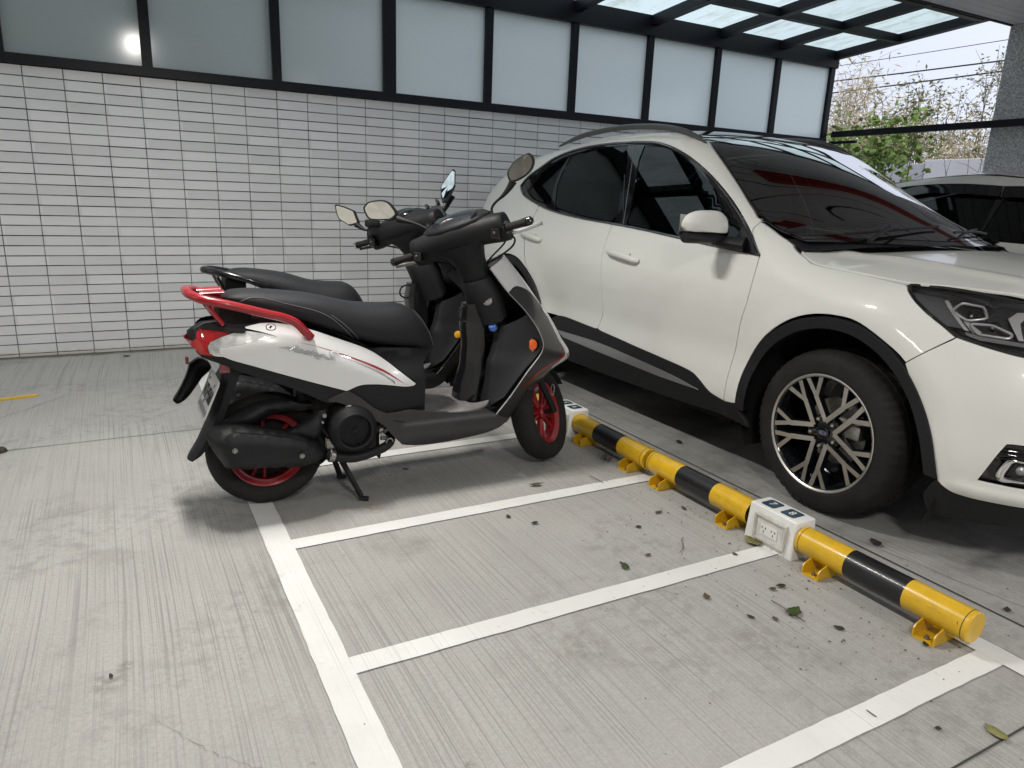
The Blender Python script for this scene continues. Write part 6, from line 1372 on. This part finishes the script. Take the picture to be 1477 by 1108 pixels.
def plant(name, label, cat, base, h, spread, nst, leaf_m, leaf_n, leaf_s, seed, lean=.1, stem_r=.012, droop=0., group=None, twigs=5, stem_m='bark', lo=.25, slim=.5):
    rnd = random.Random(seed); t = thing(name, label, cat, base, group); B = Vector(base); g = G(); tips = []
    for s in range(nst):
        a = rnd.uniform(0, 2 * pi); r = spread * rnd.random() ** .6; top = B + Vector((cos(a) * r, sin(a) * r, h * rnd.uniform(.65, 1)))
        b0 = B + Vector((cos(a) * r * .25, sin(a) * r * .25, -.02)); mid = (b0 + top) / 2 + Vector((rnd.uniform(-lean, lean), rnd.uniform(-lean, lean), h * .05)); pts = catmull([b0, mid, top], 6)
        n = len(pts); g.tube(pts, [stem_r * (1 - .85 * i / n) for i in range(n)], 5)
        for q in range(twigs):
            i = int(n * rnd.uniform(lo, .98)); p = pts[min(i, n - 1)]; d = Vector((rnd.uniform(-1, 1), rnd.uniform(-1, 1), rnd.uniform(-.1, 1))).normalized() * h * rnd.uniform(.06, .16)
            e = p + d; m_ = p + d * .5 + Vector((0, 0, .02)); g.tube([p, m_, e], [stem_r * .35, stem_r * .25, stem_r * .12], 4); tips += [(p, m_), (m_, e), (m_, e)]
        tips.append((pts[-3], pts[-1]))
    g.obj('trunk' if cat == 'tree' else 'stems', M[stem_m], t)
    if leaf_n:
        L = G()
        for k in range(leaf_n):
            a, b = tips[rnd.randrange(len(tips))]; p = a.lerp(b, rnd.random()) + Vector((rnd.gauss(0, 1), rnd.gauss(0, 1), rnd.gauss(0, .8))) * leaf_s * .8
            u = Vector((rnd.uniform(-1, 1), rnd.uniform(-1, 1), rnd.uniform(-.8, .5) - droop)).normalized(); v = u.cross(Vector((rnd.uniform(-1, 1), rnd.uniform(-1, 1), rnd.uniform(-1, 1)))).normalized()
            s = leaf_s * rnd.uniform(.6, 1.25); w = s * slim; n_ = u.cross(v)
            L.add([p, p + u * s * .5 + v * w * .5 + n_ * s * .06, p + u * s, p + u * s * .5 - v * w * .5 + n_ * s * .06], [[0, 1, 2, 3]])
        mk('crown' if cat == 'tree' else 'foliage', L.v, L.f, M[leaf_m], t, False)
    return t
plant('shrub', 'bright green broad-leaved shrub growing over the railing', 'shrub', (9.3, .30, 0), 2.42, .62, 20, 'leaf_bright', 1700, .085, 5, .15, group=None, twigs=9, lo=.45, slim=.85)
plant('shrub', 'small bright green shrub at the end of the glass screen', 'shrub', (9.6, 1.25, 0), 2.45, .30, 9, 'leaf_bright', 420, .070, 8, .1, twigs=8, lo=.55, slim=.85)
plant('twig_bush', 'nearly leafless bush of thin brown twigs before the pale wall', 'bush', (9.9, -.62, 0), 2.2, .62, 14, 'leaf_bright', 45, .06, 12, .12, twigs=6, stem_r=.009, lo=.4)
plant('reed_clump', 'tall dry tan reeds beside the end of the glass screen', 'reeds', (14, 4.55, 0), 4.25, .50, 40, 'leaf_dry', 1500, .19, 21, .2, droop=.3, stem_m='straw', stem_r=.010, twigs=7, lo=.45, slim=.16)
plant('reed_clump', 'shorter dry tan reeds in the middle of the gap', 'reeds', (14.3, 3.75, 0), 3.45, .60, 40, 'leaf_dry', 1900, .19, 23, .2, droop=.3, stem_m='straw', stem_r=.010, twigs=7, lo=.45, slim=.16)
plant('small_tree', 'feathery olive tree in the middle of the gap', 'tree', (13.6, 2.55, 0), 3.35, .75, 24, 'leaf_olive', 3600, .085, 31, .2, twigs=9, stem_r=.016, lo=.45, slim=.4)
plant('small_tree', 'thin sparse tree with small dark leaves beside the granite pillar', 'tree', (13.4, 1.35, 0), 3.75, .42, 6, 'leaf_olive', 900, .06, 35, .1, twigs=15, stem_r=.016, lo=.35, slim=.5)
plant('reed_clump', 'low straw coloured reeds above the pale wall', 'reeds', (13.0, 1.1, 0), 2.9, .9, 60, 'leaf_dry', 3000, .15, 41, .2, droop=.2, stem_m='straw', stem_r=.009, twigs=6, lo=.4, slim=.16)
plant('small_tree', 'dense low olive tree behind the bright shrub', 'tree', (13.2, 3.4, 0), 2.95, .95, 26, 'leaf_olive', 3600, .09, 43, .2, twigs=8, stem_r=.015, lo=.4, slim=.5)

# ------------------------------------------------------------------ fallen leaves, twigs, grit
def leaf(name, label, x, y, s, rot, m, curl=.3, slim=.55, z=.004, seed=0, cat='leaf', group=None):
    rnd = random.Random(seed); V = []; F = []; n = 9
    for i in range(n + 1):
        t = i / n; w = slim * s * (sin(pi * t ** .8) ** .9) * .5 + .0003; up = curl * s * (t - .5) ** 2 * 1.2; jag = 1 + rnd.uniform(-.18, .18)
        px = (t - .5) * s; 
        V += [(px, -w * jag, z + up + w * curl * .8), (px, 0, z + up + .0006), (px, w * jag, z + up + w * curl * (.4 + rnd.random() * .6))]
    for i in range(n): F += [[3 * i, 3 * i + 1, 3 * i + 4, 3 * i + 3], [3 * i + 1, 3 * i + 2, 3 * i + 5, 3 * i + 4]]
    c_, s_ = cos(rot), sin(rot); V = [(x + a * c_ - b * s_, y + a * s_ + b * c_, zz) for a, b, zz in V]
    o = mk(name, V, F, m, None, True); md = o.modifiers.new('thick', 'SOLIDIFY'); md.thickness = .0006
    return tag(o, label, cat, group)
LG = mat('green fallen leaf', (.045, .075, .02), .5, var=.4, vscale=40); LB = mat('brown fallen leaf', (.10, .065, .04), .7, var=.4, vscale=40); LD = mat('dark fallen leaf', (.035, .032, .02), .7, var=.4, vscale=40); LY = mat('olive fallen leaf', (.20, .19, .07), .6, var=.4, vscale=40)
leaf('fallen_leaf', 'curled brown leaf just above the line between the two empty bays', 2.019, -3.534, 0.061, 2.96, LB, 0.48, 0.42, seed=0, group='fallen leaves')
leaf('fallen_leaf', 'largest green leaf, on a thin twig in the nearest bay', 2.260, -4.757, 0.068, 0.26, LG, 0.44, 0.62, seed=1, group='fallen leaves')
leaf('fallen_leaf', 'small dark green leaf right of the largest green leaf', 2.320, -4.877, 0.034, 2.08, LD, 0.26, 0.58, seed=2, group='fallen leaves')
leaf('fallen_leaf', 'small dark leaf left of the largest green leaf', 2.115, -4.715, 0.028, 1.88, LD, 0.35, 0.45, seed=3, group='fallen leaves')
leaf('fallen_leaf', 'small dark leaf left of the paired flecks in the middle bay', 1.757, -3.769, 0.029, 1.34, LD, 0.29, 0.62, seed=4, group='fallen leaves')
leaf('fallen_leaf', 'dark folded leaf in the middle bay near the line', 1.823, -3.866, 0.032, 3.08, LD, 0.48, 0.56, seed=5, group='fallen leaves')
leaf('fallen_leaf', 'small square brown leaf in the middle bay below the third wheel stop', 2.475, -3.997, 0.039, 1.38, LB, 0.24, 0.41, seed=6, group='fallen leaves')
leaf('fallen_leaf', 'thin brown leaf left of the small square brown leaf', 2.349, -3.987, 0.041, 0.09, LB, 0.31, 0.50, seed=7, group='fallen leaves')
leaf('fallen_leaf', 'brown triangular leaf beyond the 7 and 8 line', 2.069, -4.567, 0.037, 1.18, LB, 0.46, 0.56, seed=8, group='fallen leaves')
leaf('fallen_leaf', 'dark fragment just below the line from the 7 and 8 box', 1.949, -4.273, 0.030, 1.74, LD, 0.23, 0.41, seed=9, group='fallen leaves')
leaf('fallen_leaf', 'dark green leaf touching the line in the nearest bay', 1.946, -4.293, 0.047, 1.01, LG, 0.20, 0.55, seed=10, group='fallen leaves')
leaf('fallen_leaf', 'brown fragment above the 7 and 8 line', 2.071, -4.261, 0.030, 3.10, LB, 0.39, 0.45, seed=11, group='fallen leaves')
leaf('fallen_leaf', 'dark curled leaf near the foot of the 7 and 8 box', 2.349, -4.625, 0.036, 2.77, LD, 0.43, 0.62, seed=12, group='fallen leaves')
leaf('fallen_leaf', 'pale brown fragment left of the dark curled leaf', 2.309, -4.626, 0.027, 2.81, LB, 0.42, 0.64, seed=13, group='fallen leaves')
leaf('fallen_leaf', 'dark leaf under the tyre of the crossover car', 2.946, -4.555, 0.060, 1.10, LD, 0.49, 0.69, seed=14, group='fallen leaves')
leaf('fallen_leaf', 'small dark leaf at the right edge beyond the wheel stop', 2.923, -5.048, 0.033, 0.50, LD, 0.41, 0.61, seed=15, group='fallen leaves')
leaf('fallen_leaf', 'large olive leaf lying on the floor joint in the lower right corner', 2.287, -5.353, 0.062, 1.43, LY, 0.34, 0.55, seed=16, group='fallen leaves')
leaf('fallen_leaf', 'tiny dark leaf left of the large olive leaf', 2.171, -5.278, 0.018, 2.87, LD, 0.33, 0.65, seed=17, group='fallen leaves')
leaf('fallen_leaf', 'oval dark leaf behind the wheel stops, in the shade of the crossover car', 3.031, -3.329, 0.049, 1.10, LD, 0.46, 0.67, seed=18, group='fallen leaves')
leaf('fallen_leaf', 'curled green leaf at the foot of the 7 and 8 box', 2.509, -4.346, 0.086, 1.43, LY, 0.35, 0.68, seed=19, group='fallen leaves')
leaf('fallen_leaf', 'small dark leaf in the shadow under the white scooter', 1.555, -3.129, 0.034, 2.24, LD, 0.32, 0.47, seed=20, group='fallen leaves')
leaf('fallen_leaf', 'dark fragment beside the bracket left of the 7 and 8 box', 2.633, -4.082, 0.032, 1.01, LD, 0.39, 0.45, seed=21, group='fallen leaves')
leaf('fallen_leaf', 'tiny dark leaf in the middle bay between the thin brown leaf and the line', 2.186, -4.061, 0.026, 2.81, LD, 0.24, 0.67, seed=22, group='fallen leaves')
leaf('fallen_leaf', 'dark leaf on the nearest bay beside the last bracket', 2.486, -5.047, 0.026, 0.96, LD, 0.49, 0.61, seed=23, group='fallen leaves')
leaf('fallen_leaf', 'brown speck left of the largest green leaf', 2.177, -4.757, 0.025, 1.56, LB, 0.33, 0.60, seed=24, group='fallen leaves')
leaf('fallen_leaf', 'dark fleck on the bare concrete at lower left', 0.361, -4.193, 0.020, 1.82, LD, 0.26, 0.46, seed=25, group='fallen leaves')
leaf('fallen_leaf', 'brown fragment on the line by the 7 and 8 box', 2.372, -4.392, 0.025, 1.59, LB, 0.48, 0.59, seed=26, group='fallen leaves')
leaf('fallen_leaf', 'dark fleck on the concrete near the tiled wall', 0.445, -0.220, 0.054, 0.23, LD, 0.44, 0.62, seed=27, group='fallen leaves')
for k, (pts, lab) in enumerate([([(2.249, -4.675), (2.247, -4.727), (2.25, -4.78), (2.245, -4.811)], 'thin twig under the largest green leaf'), ([(2.56, -4.252), (2.55, -4.344), (2.54, -4.431), (2.546, -4.48)], 'brown twig along the foot of the 7 and 8 box'), ([(2.287, -4.207), (2.258, -4.232), (2.229, -4.273), (2.188, -4.301)], 'short curved twig on the line left of the 7 and 8 box'), ([(2.065, -5.156), (2.061, -5.171), (2.065, -5.184)], 'thin curved twig on the nearest white line'), ([(2.523, -4.168), (2.539, -4.209), (2.551, -4.268)], 'short twig below the bracket left of the 7 and 8 box'), ([(2.307, -3.54), (2.311, -3.579), (2.318, -3.635)], 'short twig below the second bracket, in the middle bay')]):
    g = G().tube(catmull([(x, y, .006 + .003 * (i % 2)) for i, (x, y) in enumerate(pts)], 4), .0014, 5); tag(g.obj('twig', LB), lab, 'twig')
random.seed(21); g = G()
def grit(n, cx, cy, sx, sy, smin, smax):
    for k in range(n):
        x = random.gauss(cx, sx); y = random.gauss(cy, sy); s = random.uniform(smin, smax) * random.random() ** .5 + .001; a = random.uniform(0, pi); w = s * random.uniform(.25, .9)
        v = [(x + cos(a + q) * (s if i % 2 else w), y + sin(a + q) * (s if i % 2 else w), .0045) for i, q in enumerate((0, 1.2, 2.9, 4.4))]
        g.add(v + [(x, y, .0045 + s * .5)], [[0, 1, 4], [1, 2, 4], [2, 3, 4], [3, 0, 4]])
grit(150, 2.30, -4.0, .20, .55, .001, .0045); grit(90, 2.35, -4.8, .16, .25, .001, .005); grit(70, 1.8, -4.2, .5, .5, .001, .003); grit(50, 2.75, -4.2, .08, .7, .001, .006); grit(40, .6, -1.0, .6, .5, .001, .004); grit(60, .0, -3.0, .7, 1.2, .001, .003); grit(60, 2.50, -4.25, .05, .3, .001, .006); grit(40, 2.95, -4.9, .1, .2, .001, .004)
tag(g.obj('leaf_litter', LD, smooth=False), 'specks of grit and leaf litter along the wheel stops', 'litter', kind='stuff')
g = G(); random.seed(5)
for k in range(70):
    x = random.gauss(2.64, .02); y = random.uniform(-4.25, -3.05) if k < 50 else random.uniform(-5.0, -4.6); a = random.uniform(-.5, .5) + pi / 2; L_ = random.uniform(.02, .07); b = random.uniform(-.4, .4)
    g.tube([(x, y, .006), (x + cos(a) * L_ * .5, y + sin(a) * L_ * .5, .01 + random.uniform(0, .008)), (x + cos(a + b) * L_, y + sin(a + b) * L_, .006)], .0009, 4)
for k in range(26):
    x = random.gauss(2.508, .012); y = random.gauss(-3.40, .022); g.tube([(x, y, .03 + random.uniform(-.01, .02)), (x - .005, y, .015), (x + random.uniform(-.02, .01), y + random.uniform(-.02, .02), .004)], .001, 4)
tag(g.obj('dry_grass_wisps', LD), 'dry grass wisps caught around the wheel stops', 'grass', kind='stuff')
ys = G().box((-1.3, -1.435, 0), (-.033, -1.41, .012), .002).obj('yellow_batten', M['yellow'], smooth=False)
c_ = Vector((-.033, -1.17, 0)); 
for v in ys.data.vertices:
    x = v.co.x + .033; v.co.y = -1.17 + (v.co.y + 1.42) + x * .215
tag(ys, 'thin yellow strip lying on the concrete at the left edge', 'strip')
tag(G().lathe([(.0001, .022), (.012, .02), (.022, .012), (.026, .0)], (-.10, -2.182, .004), (0, 0, 1), 9).obj('dark_lump', LD, smooth=False), 'small dark lump on the concrete below the yellow strip', 'debris')
